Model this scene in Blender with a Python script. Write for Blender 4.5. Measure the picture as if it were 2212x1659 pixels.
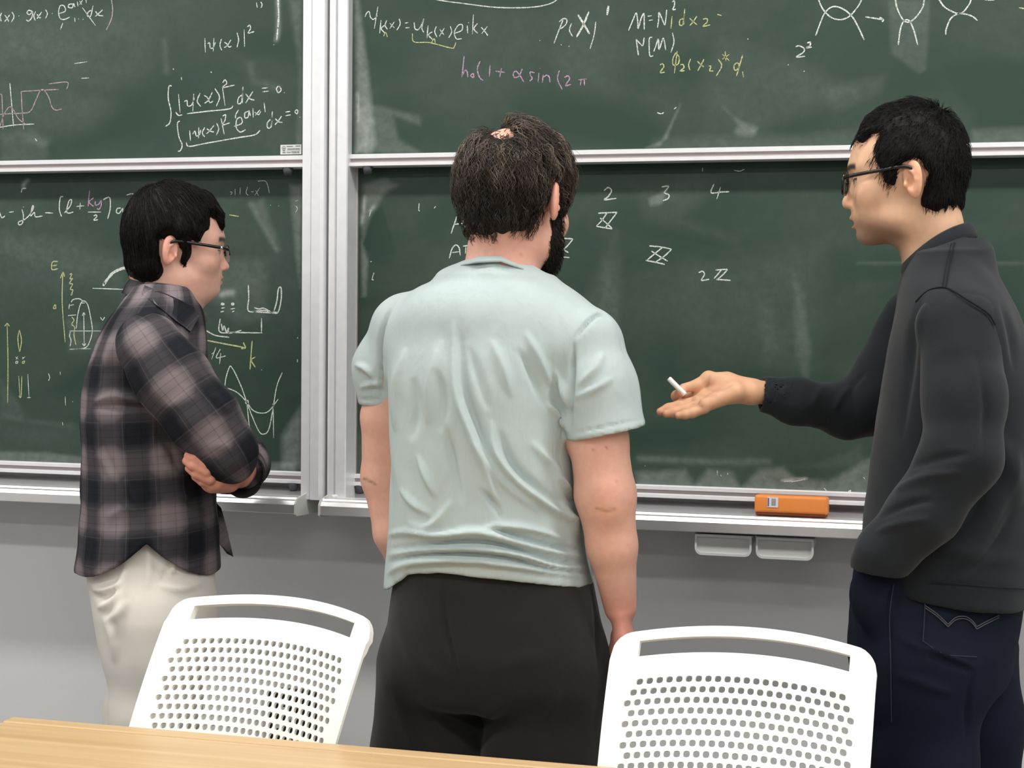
import bpy, bmesh, math, random
import numpy as np
from mathutils import Matrix, Vector

random.seed(7); np.random.seed(7)
for _o in list(bpy.data.objects): bpy.data.objects.remove(_o, do_unlink=True)
SC = bpy.context.scene
COL = SC.collection

# ------------------------------------------------------------------ camera
FPX, CX, CY, CAM_H = 3500.0, 1106.0, 829.5, 1.35          # focal length in pixels of the 2212 x 1659 frame
_V = np.array([-0.0102, 1, 0.0387]); _V /= np.linalg.norm(_V)
_X = np.array([12736, 265.5, -3500.0]); _X /= np.linalg.norm(_X)
_Z = -_V; _Y = np.cross(_Z, _X); _Y /= np.linalg.norm(_Y); _X = np.cross(_Y, _Z)
MCAM = np.stack([_X, _Y, _Z], 1)                           # camera axes (right, down, forward) <- world
CAM = np.array([0.0, -3.3526, CAM_H])
def ray(u, v): return MCAM.T @ np.array([(u - CX) / FPX, (v - CY) / FPX, 1.0])
def onY(u, v, y=0.0):
    r = ray(u, v); return CAM + r * (y - CAM[1]) / r[1]
def onZ(u, v, z):
    r = ray(u, v); return CAM + r * (z - CAM[2]) / r[2]
def proj(P):
    q = (np.asarray(P) - CAM) @ MCAM.T
    return CX + FPX * q[..., 0] / q[..., 2], CY + FPX * q[..., 1] / q[..., 2], q[..., 2]

cam_data = bpy.data.cameras.new('camera'); cam = bpy.data.objects.new('camera', cam_data); COL.objects.link(cam)
cam_data.sensor_fit = 'HORIZONTAL'; cam_data.sensor_width = 36.0; cam_data.lens = FPX / 2212.0 * 36.0
cam_data.clip_start = 0.05; cam_data.clip_end = 60
_R = MCAM.T @ np.diag([1, -1, -1])
_m = Matrix([list(_R[i]) + [CAM[i]] for i in range(3)] + [[0, 0, 0, 1]])
cam.matrix_world = _m
SC.camera = cam

# ------------------------------------------------------------------ world, exposure
w = bpy.data.worlds.new('room_ambient'); SC.world = w; w.use_nodes = True
w.node_tree.nodes['Background'].inputs[0].default_value = (0.85, 0.92, 1.0, 1)
w.node_tree.nodes['Background'].inputs[1].default_value = 0.03
vs = SC.view_settings
vs.view_transform = 'Standard'; vs.look = 'None'; vs.gamma = 1.0; vs.use_curve_mapping = False
vs.exposure = -1.10
LAMP_W = 62.0            # watts per ceiling tube row
LAMP_ROWS = {-1.05: 1.08, -2.75: 1.0, -4.45: 0.85}      # row position: share of the light
CEIL = 2.72

# ------------------------------------------------------------------ helpers
def srgb(r, g=None, b=None):
    if g is None: r, g, b = (int(r[i:i + 2], 16) for i in (1, 3, 5))
    f = lambda c: (c / 255 / 12.92) if c / 255 <= 0.04045 else ((c / 255 + 0.055) / 1.055) ** 2.4
    return (f(r), f(g), f(b), 1.0)

def mat(name, color, rough=0.5, metal=0.0, spec=0.5, sss=0.0, bump=None, var=None, attr=None, coat=0.0, alpha=None):
    """procedural Principled material. bump=(scale,strength,dist) noise relief; var=(scale,amount) tonal noise; attr=vertex colour"""
    m = bpy.data.materials.new(name); m.use_nodes = True
    nt = m.node_tree; N = nt.nodes; L = nt.links; b = N['Principled BSDF']
    b.inputs['Base Color'].default_value = color; b.inputs['Roughness'].default_value = rough
    b.inputs['Metallic'].default_value = metal; b.inputs['Specular IOR Level'].default_value = spec
    b.inputs['Coat Weight'].default_value = coat
    if sss:
        b.inputs['Subsurface Weight'].default_value = sss
        b.inputs['Subsurface Radius'].default_value = (0.012, 0.005, 0.003)
        b.inputs['Subsurface Scale'].default_value = 1.0
    tc = N.new('ShaderNodeTexCoord')
    src = None
    if attr:
        a = N.new('ShaderNodeAttribute'); a.attribute_name = attr; src = a.outputs['Color']
    if var:
        n = N.new('ShaderNodeTexNoise'); n.inputs['Scale'].default_value = var[0]; n.inputs['Detail'].default_value = 5
        L.new(tc.outputs['Object'], n.inputs['Vector'])
        mr = N.new('ShaderNodeMapRange'); mr.inputs['From Min'].default_value = 0.3; mr.inputs['From Max'].default_value = 0.7
        mr.inputs['To Min'].default_value = 1 - var[1]; mr.inputs['To Max'].default_value = 1 + var[1]
        L.new(n.outputs['Fac'], mr.inputs['Value'])
        mx = N.new('ShaderNodeVectorMath'); mx.operation = 'SCALE'
        if src: L.new(src, mx.inputs[0])
        else: mx.inputs[0].default_value = color[:3]
        L.new(mr.outputs['Result'], mx.inputs['Scale']); src = mx.outputs['Vector']
    if src: L.new(src, b.inputs['Base Color'])
    if bump:
        n2 = N.new('ShaderNodeTexNoise'); n2.inputs['Scale'].default_value = bump[0]; n2.inputs['Detail'].default_value = 4
        L.new(tc.outputs['Object'], n2.inputs['Vector'])
        bp = N.new('ShaderNodeBump'); bp.inputs['Strength'].default_value = bump[1]; bp.inputs['Distance'].default_value = bump[2]
        L.new(n2.outputs['Fac'], bp.inputs['Height']); L.new(bp.outputs['Normal'], b.inputs['Normal'])
    return m

def obj(name, me, m=None, parent=None, smooth=False):
    o = bpy.data.objects.new(name, me); COL.objects.link(o)
    if m is not None: me.materials.append(m)
    if parent is not None: o.parent = parent
    if smooth and len(me.polygons): me.polygons.foreach_set('use_smooth', np.ones(len(me.polygons), bool))
    return o
def tag(o, label=None, cat=None, group=None, kind=None):
    for k, v in (('label', label), ('category', cat), ('group', group), ('kind', kind)):
        if v: o[k] = v
    return o
def empty(name, loc=(0, 0, 0), parent=None):
    o = bpy.data.objects.new(name, None); COL.objects.link(o); o.location = loc
    if parent is not None: o.parent = parent
    return o
def pydata(name, v, f):
    me = bpy.data.meshes.new(name); me.from_pydata([tuple(map(float, p)) for p in v], [], f); me.update(); return me
def np_mesh(name, V, Fq):
    """fast mesh from numpy verts (n,3) and quads (m,4)"""
    me = bpy.data.meshes.new(name); V = np.ascontiguousarray(V, np.float32); Fq = np.ascontiguousarray(Fq, np.int32)
    k = Fq.shape[1]
    me.vertices.add(len(V)); me.vertices.foreach_set('co', V.ravel())
    me.loops.add(Fq.size); me.loops.foreach_set('vertex_index', Fq.ravel())
    me.polygons.add(len(Fq)); me.polygons.foreach_set('loop_start', np.arange(0, Fq.size, k, dtype=np.int32))
    me.update(calc_edges=True); return me
def box_bm(bm, x0, x1, y0, y1, z0, z1, bev=0.0, seg=2):
    r = bmesh.ops.create_cube(bm, size=1.0)
    bmesh.ops.transform(bm, matrix=Matrix.Translation(((x0 + x1) / 2, (y0 + y1) / 2, (z0 + z1) / 2)) @ Matrix.Diagonal((abs(x1 - x0), abs(y1 - y0), abs(z1 - z0), 1)), verts=r['verts'])
    if bev: bmesh.ops.bevel(bm, geom=list({e for v in r['verts'] for e in v.link_edges}), offset=bev, segments=seg, affect='EDGES', profile=0.6)
def box(name, x0, x1, y0, y1, z0, z1, m, parent=None, bev=0.0, seg=2):
    bm = bmesh.new(); box_bm(bm, x0, x1, y0, y1, z0, z1, bev, seg)
    me = bpy.data.meshes.new(name); bm.to_mesh(me); bm.free()
    return obj(name, me, m, parent)
def extrude_profile(name, pts, axis, a0, a1, m, parent=None):
    """closed 2D profile swept along an axis: axis 'x' -> pts are (y,z); axis 'z' -> pts are (x,y)"""
    n = len(pts); V = []
    for a in (a0, a1):
        for p in pts: V.append((a, p[0], p[1]) if axis == 'x' else (p[0], p[1], a))
    Fc = [(i, (i + 1) % n, n + (i + 1) % n, n + i) for i in range(n)] + [tuple(range(n))[::-1], tuple(range(n, 2 * n))]
    me = pydata(name, V, Fc); bm = bmesh.new(); bm.from_mesh(me); bmesh.ops.recalc_face_normals(bm, faces=bm.faces); bm.to_mesh(me); bm.free()
    return obj(name, me, m, parent)
def tube_mesh(name, pts, r, sides=8, caps=True):
    """round tube along a polyline; r is a number or one radius per point"""
    P = np.asarray(pts, float); n = len(P); rr = np.full(n, r) if np.isscalar(r) else np.asarray(r)
    T = np.gradient(P, axis=0); T /= np.linalg.norm(T, axis=1, keepdims=True) + 1e-9
    up = np.array([0, 0, 1.0]) if abs(T[0, 2]) < 0.9 else np.array([1.0, 0, 0])
    A = np.cross(T[0], up); A /= np.linalg.norm(A); V = []
    for i in range(n):
        A = A - T[i] * (A @ T[i]); A /= np.linalg.norm(A); B = np.cross(T[i], A)
        for k in range(sides):
            a = 2 * math.pi * k / sides; V.append(P[i] + rr[i] * (math.cos(a) * A + math.sin(a) * B))
    Fc = [(i * sides + k, i * sides + (k + 1) % sides, (i + 1) * sides + (k + 1) % sides, (i + 1) * sides + k) for i in range(n - 1) for k in range(sides)]
    if caps: Fc += [tuple(range(sides))[::-1], tuple(range((n - 1) * sides, n * sides))]
    return pydata(name, V, Fc)
def spline(pts, per=8):
    """Catmull-Rom through points"""
    P = np.asarray(pts, float)
    if len(P) < 3: return np.linspace(P[0], P[-1], max(2, per // 2)) if len(P) == 2 else P
    Q = np.vstack([2 * P[0] - P[1], P, 2 * P[-1] - P[-2]]); out = []
    for i in range(1, len(Q) - 2):
        t = np.linspace(0, 1, per, endpoint=False)[:, None]
        a, b, c, d = Q[i - 1], Q[i], Q[i + 1], Q[i + 2]
        out.append(0.5 * ((2 * b) + (c - a) * t + (2 * a - 5 * b + 4 * c - d) * t ** 2 + (3 * b - a - 3 * c + d) * t ** 3))
    out.append(P[-1:]); return np.vstack(out)
# ------------------------------------------------------------------ room shell
XL, XR, YR = -3.9, 3.4, -6.2
M_WALL = mat('painted_wall', srgb(226, 226, 227), 0.75, spec=0.25, var=(1.3, 0.015), bump=(260, 0.06, 0.002))
M_CEIL = mat('ceiling_tile_white', srgb(228, 228, 225), 0.9, var=(8, 0.02))
M_FLOOR = mat('grey_carpet', srgb(92, 90, 88), 0.95, var=(120, 0.12), bump=(400, 0.4, 0.003))
M_BASE = mat('dark_grey_skirting', srgb(90, 90, 92), 0.5)
def structure(o): o['kind'] = 'structure'; return o
structure(box('wall_back', XL - 0.1, XR + 0.1, 0.0, 0.12, 0, CEIL + 0.05, M_WALL))
structure(box('wall_left', XL - 0.1, XL, YR, 0.0, 0, CEIL + 0.05, M_WALL))
structure(box('wall_right', XR, XR + 0.1, YR, 0.0, 0, CEIL + 0.05, M_WALL))
structure(box('wall_rear', XL - 0.1, XR + 0.1, YR - 0.12, YR, 0, CEIL + 0.05, M_WALL))
structure(box('floor', XL - 0.1, XR + 0.1, YR - 0.12, 0.12, -0.1, 0.0, M_FLOOR))
structure(box('ceiling', XL - 0.1, XR + 0.1, YR - 0.12, 0.12, CEIL + 0.05, CEIL + 0.15, M_CEIL))
structure(box('baseboard_back', XL, XR, -0.012, 0.0, 0, 0.075, M_BASE, bev=0.002))

# ceiling tube fixtures (out of the picture, above it): the light of the place
M_LAMPBODY = mat('lamp_white_enamel', srgb(235, 235, 232), 0.4)
def ceiling_light(y, x, ln, label):
    t = tag(empty('ceiling_light', (x, y, CEIL)), label, 'ceiling light', 'tube lights on the ceiling')
    bm = bmesh.new(); box_bm(bm, -ln / 2 - 0.03, ln / 2 + 0.03, -0.11, 0.11, 0.0, 0.05, 0.006)
    me = bpy.data.meshes.new('lamp_housing'); bm.to_mesh(me); bm.free(); obj('lamp_housing', me, M_LAMPBODY, t)
    ld = bpy.data.lights.new('tube_light', 'AREA'); ld.shape = 'RECTANGLE'; ld.size = ln; ld.size_y = 0.16
    ld.energy = LAMP_W * LAMP_ROWS[y] * ln / 2.4; ld.color = (1.0, 0.985, 0.955)
    lo = bpy.data.objects.new('tube_light', ld); COL.objects.link(lo); lo.parent = t; lo.location = (0, 0, -0.012)
_nm = {-1.05: 'nearest the chalkboards', -2.75: 'over the middle of the room', -4.45: 'at the back of the room'}
for _y in LAMP_ROWS:
    for _x, _s in ((-2.2, 'window'), (0.35, 'middle'), (2.4, 'far')):
        ceiling_light(_y, _x, 2.3 if _s != 'far' else 1.6, 'white ceiling tube light %s, %s of its row' % (_nm[_y], {'window': 'left end', 'middle': 'middle', 'far': 'right end'}[_s]))

# ------------------------------------------------------------------ chalkboards
Y_UP, Y_LO, Y_POST, Y_TRAY = -0.105, -0.066, -0.128, -0.185
M_ALU = mat('brushed_aluminium', srgb(238, 238, 240), 0.36, metal=0.30, spec=0.5, var=(40, 0.03))
M_ALU_D = mat('aluminium_recess', srgb(188, 180, 178), 0.45, metal=0.5)
M_GROOVE = mat('groove_pinkish_grey', srgb(168, 156, 156), 0.55, metal=0.2)
M_RUBBER = mat('grey_rubber', srgb(60, 62, 66), 0.6)
M_DARK = mat('shadow_gap_black', srgb(30, 26, 28), 0.8)
def board_mat(name):
    m = mat(name, (0.03, 0.06, 0.045, 1), 0.55, spec=0.35); nt = m.node_tree; N = nt.nodes; L = nt.links; b = N['Principled BSDF']
    a = N.new('ShaderNodeAttribute'); a.attribute_name = 'dust'
    tc = N.new('ShaderNodeTexCoord'); mp = N.new('ShaderNodeMapping'); mp.inputs['Scale'].default_value = (1.5, 1, 3.0); mp.inputs['Rotation'].default_value = (0, 0.5, 0)
    L.new(tc.outputs['Object'], mp.inputs['Vector'])
    n1 = N.new('ShaderNodeTexNoise'); n1.inputs['Scale'].default_value = 2.2; n1.inputs['Detail'].default_value = 6; n1.inputs['Distortion'].default_value = 0.6
    L.new(mp.outputs['Vector'], n1.inputs['Vector'])
    n2 = N.new('ShaderNodeTexNoise'); n2.inputs['Scale'].default_value = 70; n2.inputs['Detail'].default_value = 4
    L.new(tc.outputs['Object'], n2.inputs['Vector'])
    mr = N.new('ShaderNodeMapRange'); mr.inputs[1].default_value = 0.35; mr.inputs[2].default_value = 0.8; mr.inputs[3].default_value = 0.0; mr.inputs[4].default_value = 0.055
    L.new(n1.outputs['Fac'], mr.inputs['Value'])
    mr2 = N.new('ShaderNodeMapRange'); mr2.inputs[1].default_value = 0.3; mr2.inputs[2].default_value = 0.7; mr2.inputs[3].default_value = 0.75; mr2.inputs[4].default_value = 1.25
    L.new(n2.outputs['Fac'], mr2.inputs['Value'])
    ad = N.new('ShaderNodeMath'); ad.operation = 'ADD'; L.new(a.outputs['Fac'], ad.inputs[0]); L.new(mr.outputs['Result'], ad.inputs[1])
    mu = N.new('ShaderNodeMath'); mu.operation = 'MULTIPLY'; L.new(ad.outputs[0], mu.inputs[0]); L.new(mr2.outputs['Result'], mu.inputs[1]); mu.use_clamp = True
    mx = N.new('ShaderNodeMix'); mx.data_type = 'RGBA'
    mx.inputs['A'].default_value = BOARD_GREEN; mx.inputs['B'].default_value = srgb(200, 205, 200)
    L.new(mu.outputs[0], mx.inputs['Factor']); L.new(mx.outputs['Result'], b.inputs['Base Color'])
    return m
BOARD_GREEN = srgb(39, 62, 50)
M_BOARD = board_mat('green_chalkboard')

def chalk_mat(name, col):
    m = mat(name, col, 0.95, spec=0.1); nt = m.node_tree; N = nt.nodes; L = nt.links; b = N['Principled BSDF']
    tc = N.new('ShaderNodeTexCoord'); n = N.new('ShaderNodeTexNoise'); n.inputs['Scale'].default_value = 480; n.inputs['Detail'].default_value = 3
    L.new(tc.outputs['Object'], n.inputs['Vector'])
    mr = N.new('ShaderNodeMapRange'); mr.inputs[1].default_value = 0.36; mr.inputs[2].default_value = 0.56; mr.inputs[3].default_value = 0.35; mr.inputs[4].default_value = 1.0
    L.new(n.outputs['Fac'], mr.inputs['Value']); L.new(mr.outputs['Result'], b.inputs['Alpha'])
    return m
CHALK = {'w': chalk_mat('white_chalk', srgb(226, 232, 224)), 'y': chalk_mat('yellow_chalk', srgb(206, 208, 150)),
         'p': chalk_mat('pink_chalk', srgb(196, 160, 192)), 'r': chalk_mat('pale_pink_chalk', srgb(188, 168, 172))}

def in_poly(U, V, poly):
    ins = np.zeros(U.shape, bool); n = len(poly)
    for i in range(n):
        (x0, y0), (x1, y1) = poly[i], poly[(i + 1) % n]
        c = ((y0 > V) != (y1 > V)) & (U < (x1 - x0) * (V - y0) / (y1 - y0 + 1e-9) + x0); ins ^= c
    return ins
def seg_dist(U, V, pts):
    d = np.full(U.shape, 1e9)
    for (x0, y0), (x1, y1) in zip(pts[:-1], pts[1:]):
        dx, dy = x1 - x0, y1 - y0; t = np.clip(((U - x0) * dx + (V - y0) * dy) / (dx * dx + dy * dy + 1e-9), 0, 1)
        d = np.minimum(d, np.hypot(U - x0 - t * dx, V - y0 - t * dy))
    return d
def board_surface(name, x0, x1, z0, z1, y, patches, strokes, parent, edge=0.0):
    """green writing surface: fine grid with a 'dust' value per vertex (left-over chalk dust where the eraser did not reach)"""
    nx, nz = int((x1 - x0) / 0.0045), int((z1 - z0) / 0.0045)
    gx, gz = np.meshgrid(np.linspace(x0, x1, nx + 1), np.linspace(z0, z1, nz + 1))
    P = np.stack([gx.ravel(), np.full(gx.size, y), gz.ravel()], 1); U, V, _ = proj(P)
    D = np.zeros(len(P))
    for poly, s, soft in patches:
        ins = in_poly(U, V, poly); d = seg_dist(U, V, poly + poly[:1])
        sd = np.where(ins, d, -d); D += s * np.clip(0.5 + sd / soft, 0, 1)
    for pts, wid, s in strokes: D += s * np.exp(-(seg_dist(U, V, pts) / wid) ** 2)
    D = np.clip(D * 1.1, -0.05, 0.9)
    idx = np.arange((nx + 1) * (nz + 1)).reshape(nz + 1, nx + 1)
    Fq = np.stack([idx[:-1, :-1], idx[:-1, 1:], idx[1:, 1:], idx[1:, :-1]], -1).reshape(-1, 4)
    me = np_mesh(name, P, Fq); at = me.attributes.new('dust', 'FLOAT', 'POINT'); at.data.foreach_set('value', D.astype(np.float32))
    return obj(name, me, M_BOARD, parent)
def writing(name, parent, y, ox, oy, sc, groups):
    """chalk strokes as raised ribbons. groups: colour key, width in px, polylines in zoomed pixels"""
    for key, wid, lines in groups:
        for ln in lines:
            V, Fc = [], []
            if len(ln) == 1: ln = [ln[0], (ln[0][0] + 4, ln[0][1] + 3)]
            pp = spline([(ox + a / sc, oy + b / sc) for a, b in ln], 6)
            W = np.array([onY(a, b, y - 0.0006) for a, b in pp]); T = np.gradient(W, axis=0); T /= np.linalg.norm(T, axis=1, keepdims=True) + 1e-9
            Nn = np.stack([-T[:, 2], np.zeros(len(T)), T[:, 0]], 1)
            ww = 0.70 * wid / 1000.0 * (0.82 + 0.36 * np.random.rand(len(W))); ww[0] *= 0.6; ww[-1] *= 0.5
            b0 = len(V)
            for i in range(len(W)): V += [W[i] + Nn[i] * ww[i] / 2, W[i] - Nn[i] * ww[i] / 2]
            Fc += [(b0 + 2 * i, b0 + 2 * i + 1, b0 + 2 * i + 3, b0 + 2 * i + 2) for i in range(len(W) - 1)]
            obj('chalk_stroke', pydata('chalk_stroke', V, Fc), CHALK[key], parent)

BX0, BX1, BZ1 = -3.3, 1.35, 2.62           # outer extent of the two chalkboard units
def hz(u, v, y): return onY(u, v, y)
zu = hz(400, 341, Y_UP)[2]                  # bottom edge of the upper writing surfaces
zl = hz(400, 1009, Y_LO)[2]                 # bottom edge of the lower ones
postL0, postL1 = hz(651, 500, Y_POST)[0], hz(701, 500, Y_POST)[0]
postR0, postR1 = hz(706, 500, Y_POST)[0], hz(750.5, 500, Y_POST)[0]

def panel_rail(name, x0, x1, y, z_top, h, parent):
    """bottom rail of a sliding board: two bright lips with a recessed band between"""
    pts = [(y + 0.022, z_top), (y - 0.010, z_top), (y - 0.012, z_top - 0.002), (y - 0.012, z_top - h * 0.34), (y - 0.006, z_top - h * 0.38), (y - 0.006, z_top - h * 0.64),
           (y - 0.013, z_top - h * 0.68), (y - 0.015, z_top - h * 0.72), (y - 0.015, z_top - h * 0.95), (y - 0.012, z_top - h), (y + 0.022, z_top - h)]
    o = extrude_profile(name, pts, 'x', x0, x1, M_ALU, parent)
    box('rail_groove', x0, x1, y - 0.0066, y - 0.004, z_top - h * 0.64, z_top - h * 0.38, M_GROOVE, o)
    return o

def chalkboard(name, label, xa, xb, px0, px1, side, up_dust, lo_dust):
    t = tag(empty(name, ((xa + xb) / 2, 0, 0)), label, 'chalkboard', 'sliding chalkboards on the wall')
    inv = Matrix.Translation((-(xa + xb) / 2, 0, 0))
    def adopt(o, par=t): o.parent = par; o.matrix_parent_inverse = inv if par is t else Matrix.Identity(4); return o
    # lower sliding board (behind)
    lo = adopt(empty('lower_sliding_board')); s = board_surface('writing_surface', xa, xb, zl, BZ1 - 0.75, Y_LO, *lo_dust, lo)
    box('backing_panel', xa, xb, Y_LO + 0.0005, Y_LO + 0.02, zl, BZ1 - 0.75, M_ALU_D, lo)
    hl = 0.026; panel_rail('bottom_rail', xa, xb, Y_LO, zl, hl, lo)
    # upper sliding board (in front)
    up = adopt(empty('upper_sliding_board')); s2 = board_surface('writing_surface', xa, xb, zu, BZ1, Y_UP, *up_dust, up)
    box('backing_panel', xa, xb, Y_UP + 0.0005, Y_UP + 0.02, zu, BZ1, M_ALU_D, up)
    panel_rail('bottom_rail', xa, xb, Y_UP, zu, 0.0265, up)
    # posts
    for p0, p1, stepx in ((px0, px1, 0.42),):
        st = p0 + (p1 - p0) * stepx
        pts = [(p0, -0.004), (p0, Y_POST + 0.004), (p0 + 0.002, Y_POST), (st - 0.0015, Y_POST), (st, Y_POST + 0.004), (st + 0.0015, Y_POST - 0.003), (p1 - 0.009, Y_POST - 0.005), (p1 - 0.003, Y_POST + 0.001), (p1, Y_POST + 0.010), (p1, -0.004)]
        if side == 'R':
            st = p0 + (p1 - p0) * 0.45
            pts = [(p0, -0.004), (p0, Y_POST + 0.010), (p0 + 0.004, Y_POST), (p0 + 0.009, Y_POST - 0.002), (st - 0.003, Y_POST - 0.002), (st - 0.001, Y_POST + 0.006), (st + 0.001, Y_POST + 0.006), (st + 0.003, Y_POST - 0.003), (p1 - 0.002, Y_POST - 0.003), (p1, Y_POST), (p1, -0.004)]
        adopt(extrude_profile('guide_post', pts, 'z', TRAY_TOP - 0.012, BZ1 + 0.04, M_ALU))
    return t, up, lo, adopt
TRAY_TOP = hz(400, 1046, -0.02)[2] + 0.002
# chalk dust: polygons in photo pixels (strength, edge softness) and smeared strokes (width, strength)
UL_DUST = ([([(625, 0), (652, 0), (652, 330), (640, 330), (648, 150)], 0.10, 14), ([(0, 130), (190, 140), (230, 100), (260, 60), (0, 40)], 0.03, 60),
            ([(0, 288), (60, 280), (105, 300), (100, 345), (0, 350)], 0.05, 18), ([(-60, 0), (330, 0), (320, 150), (200, 270), (-60, 290)], 0.03, 70)],
           [([(600, 0), (601, 70), (597, 86)], 5, 0.25), ([(355, 90), (360, 155)], 7, 0.05), ([(540, 140), (548, 175), (600, 190)], 8, 0.05), ([(65, 300), (95, 310)], 9, 0.06)])
LL_DUST = ([([(-50, 975), (100, 978), (180, 988), (640, 1000), (640, 1030), (-50, 1010)], 0.14, 8), ([(625, 400), (652, 400), (648, 620), (640, 560)], 0.16, 10),
            ([(540, 440), (570, 430), (605, 540), (598, 545), (560, 480)], 0.08, 14), ([(440, 560), (575, 560), (575, 690), (520, 700), (440, 640)], 0.05, 20),
            ([(0, 500), (150, 520), (270, 560), (265, 640), (60, 560), (0, 545)], 0.035, 30), ([(610, 940), (650, 880), (650, 1010), (610, 1010)], 0.20, 16), ([(0, 820), (35, 860), (55, 905), (160, 915), (160, 925), (0, 905)], 0.04, 10),
            ([(140, 690), (215, 700), (215, 760), (150, 760)], 0.05, 16), ([(-60, 380), (660, 380), (660, 700), (-60, 700)], 0.015, 60)],
           [([(50, 405), (52, 395), (60, 390)], 4, 0.3), ([(540, 440), (598, 540)], 5, 0.07), ([(480, 635), (500, 632)], 7, 0.35)])
UR_DUST = ([([(765, 0), (775, 0), (800, 200), (812, 310), (800, 330), (768, 330), (770, 200)], 0.22, 12), ([(768, 230), (800, 225), (905, 250), (908, 270), (850, 250), (860, 300), (910, 330), (768, 330)], 0.10, 10),
            ([(1395, 320), (1425, 315), (1470, 225), (1455, 260), (1440, 300)], 0.18, 8), ([(1510, 170), (1540, 240), (1590, 270), (1610, 288), (1640, 280), (1750, 235), (1840, 200), (1700, 120), (1560, 90)], 0.035, 40),
            ([(1918, 0), (2010, 0), (2000, 150), (1985, 160), (1925, 115)], 0.06, 8), ([(1560, 230), (1600, 275), (1630, 288), (1640, 275), (1600, 262)], 0.09, 8), ([(1780, 190), (1915, 160), (1900, 200), (1800, 245)], 0.035, 20),
            ([(2050, 150), (2212, 130), (2230, 290), (2120, 280)], -0.02, 30), ([(1410, 300), (1850, 285), (1850, 325), (1410, 325)], 0.05, 20), ([(2100, 280), (2260, 270), (2260, 310), (2100, 312)], 0.08, 14),
            ([(900, 60), (1300, 20), (1340, 200), (900, 220)], 0.02, 70)],
           [([(1596, 282), (1625, 286)], 9, 0.14), ([(800, 260), (790, 290), (790, 325)], 6, 0.14), ([(772, 200), (775, 260)], 3, 0.3)])
LR_DUST = ([([(785, 400), (830, 385), (860, 400), (830, 420), (800, 470), (785, 520), (778, 470)], 0.16, 12), ([(780, 520), (795, 560), (790, 640), (783, 640)], 0.18, 8), ([(800, 460), (825, 450), (850, 545), (812, 550), (782, 525)], -0.04, 10),
            ([(1375, 1020), (1480, 1015), (1500, 1045), (1530, 1015), (1580, 1020), (1600, 1055), (1640, 1015), (1690, 1010), (1720, 1035), (1790, 1040), (1880, 990), (1890, 1075), (1375, 1055)], 0.16, 14),
            ([(1380, 985), (1600, 1000), (1750, 1010), (1860, 960), (1870, 1010), (1380, 1000)], 0.03, 14), ([(1400, 430), (1440, 410), (1430, 440), (1405, 445)], 0.14, 8), ([(1370, 400), (1570, 380), (1480, 470), (1590, 520), (1400, 480)], 0.03, 30),
            ([(1240, 700), (1330, 500), (1330, 750), (1240, 900)], 0.03, 30), ([(1480, 560), (1780, 540), (1760, 800), (1480, 760)], 0.025, 60), ([(1850, 565), (2230, 565), (2230, 572), (1850, 572)], 0.05, 5),
            ([(760, 940), (800, 930), (800, 1030), (760, 1030)], 0.06, 16), ([(1714, 590), (1736, 640), (1752, 760), (1742, 840), (1720, 760)], 0.06, 14), ([(1300, 560), (1345, 560), (1330, 800), (1290, 800)], 0.03, 18), ([(1235, 640), (1255, 640), (1245, 800), (1225, 800)], 0.03, 14), ([(1640, 660), (1660, 650), (1690, 760), (1650, 800)], 0.025, 20)],
           [([(788, 425), (786, 455), (782, 480)], 4, 0.3), ([(800, 455), (806, 448)], 4, 0.3), ([(1690, 1038), (1740, 1034)], 3, 0.35), ([(1380, 990), (1560, 998), (1660, 996)], 7, 0.08)])
xsL = (BX0, postL0 + 0.004); xsR = (postR1 - 0.004, BX1)
boardL, upL, loL, adL = chalkboard('chalkboard', 'green sliding chalkboard with energy diagrams and integrals, behind the person in plaid', xsL[0], xsL[1], postL0, postL1, 'L', UL_DUST, LL_DUST)
boardR, upR, loR, adR = chalkboard('chalkboard', 'wide green sliding chalkboard with the numbered table and the orange eraser on its tray', xsR[0], xsR[1], postR0, postR1, 'R', UR_DUST, LR_DUST)
# side stile of the right lower board
_a, _b = hz(753, 700, Y_LO - 0.012)[0], hz(766, 700, Y_LO - 0.012)[0]
box('side_stile', _a - 0.012, _b, Y_LO - 0.012, Y_LO + 0.002, zl - 0.026, BZ1 - 0.76, M_ALU, loR, bev=0.0015)
box('side_stile_bead', _b, _b + 0.003, Y_LO - 0.006, Y_LO + 0.002, zl, BZ1 - 0.76, M_ALU_D, loR)
# shade of the slit between the two units, put in as a black strip
adL(box('slit_shade_strip', postL1, postR0, -0.09, -0.004, TRAY_TOP - 0.01, BZ1 + 0.03, M_DARK))
# rubber stoppers
def stopper(u, v, y, par):
    c = hz(u, v, y); bm = bmesh.new()
    bmesh.ops.create_cone(bm, cap_ends=True, segments=14, radius1=0.008, radius2=0.012, depth=0.017); bmesh.ops.translate(bm, verts=bm.verts, vec=tuple(c))
    me = bpy.data.meshes.new('rubber_stopper'); bm.to_mesh(me); bm.free(); obj('rubber_stopper', me, M_RUBBER, par, True)
stopper(622, 371, Y_UP - 0.004, upL); stopper(795, 368, Y_UP - 0.004, upR); stopper(634, 1051, Y_LO - 0.006, loL); stopper(777, 1056, Y_LO - 0.004, loR)
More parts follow.
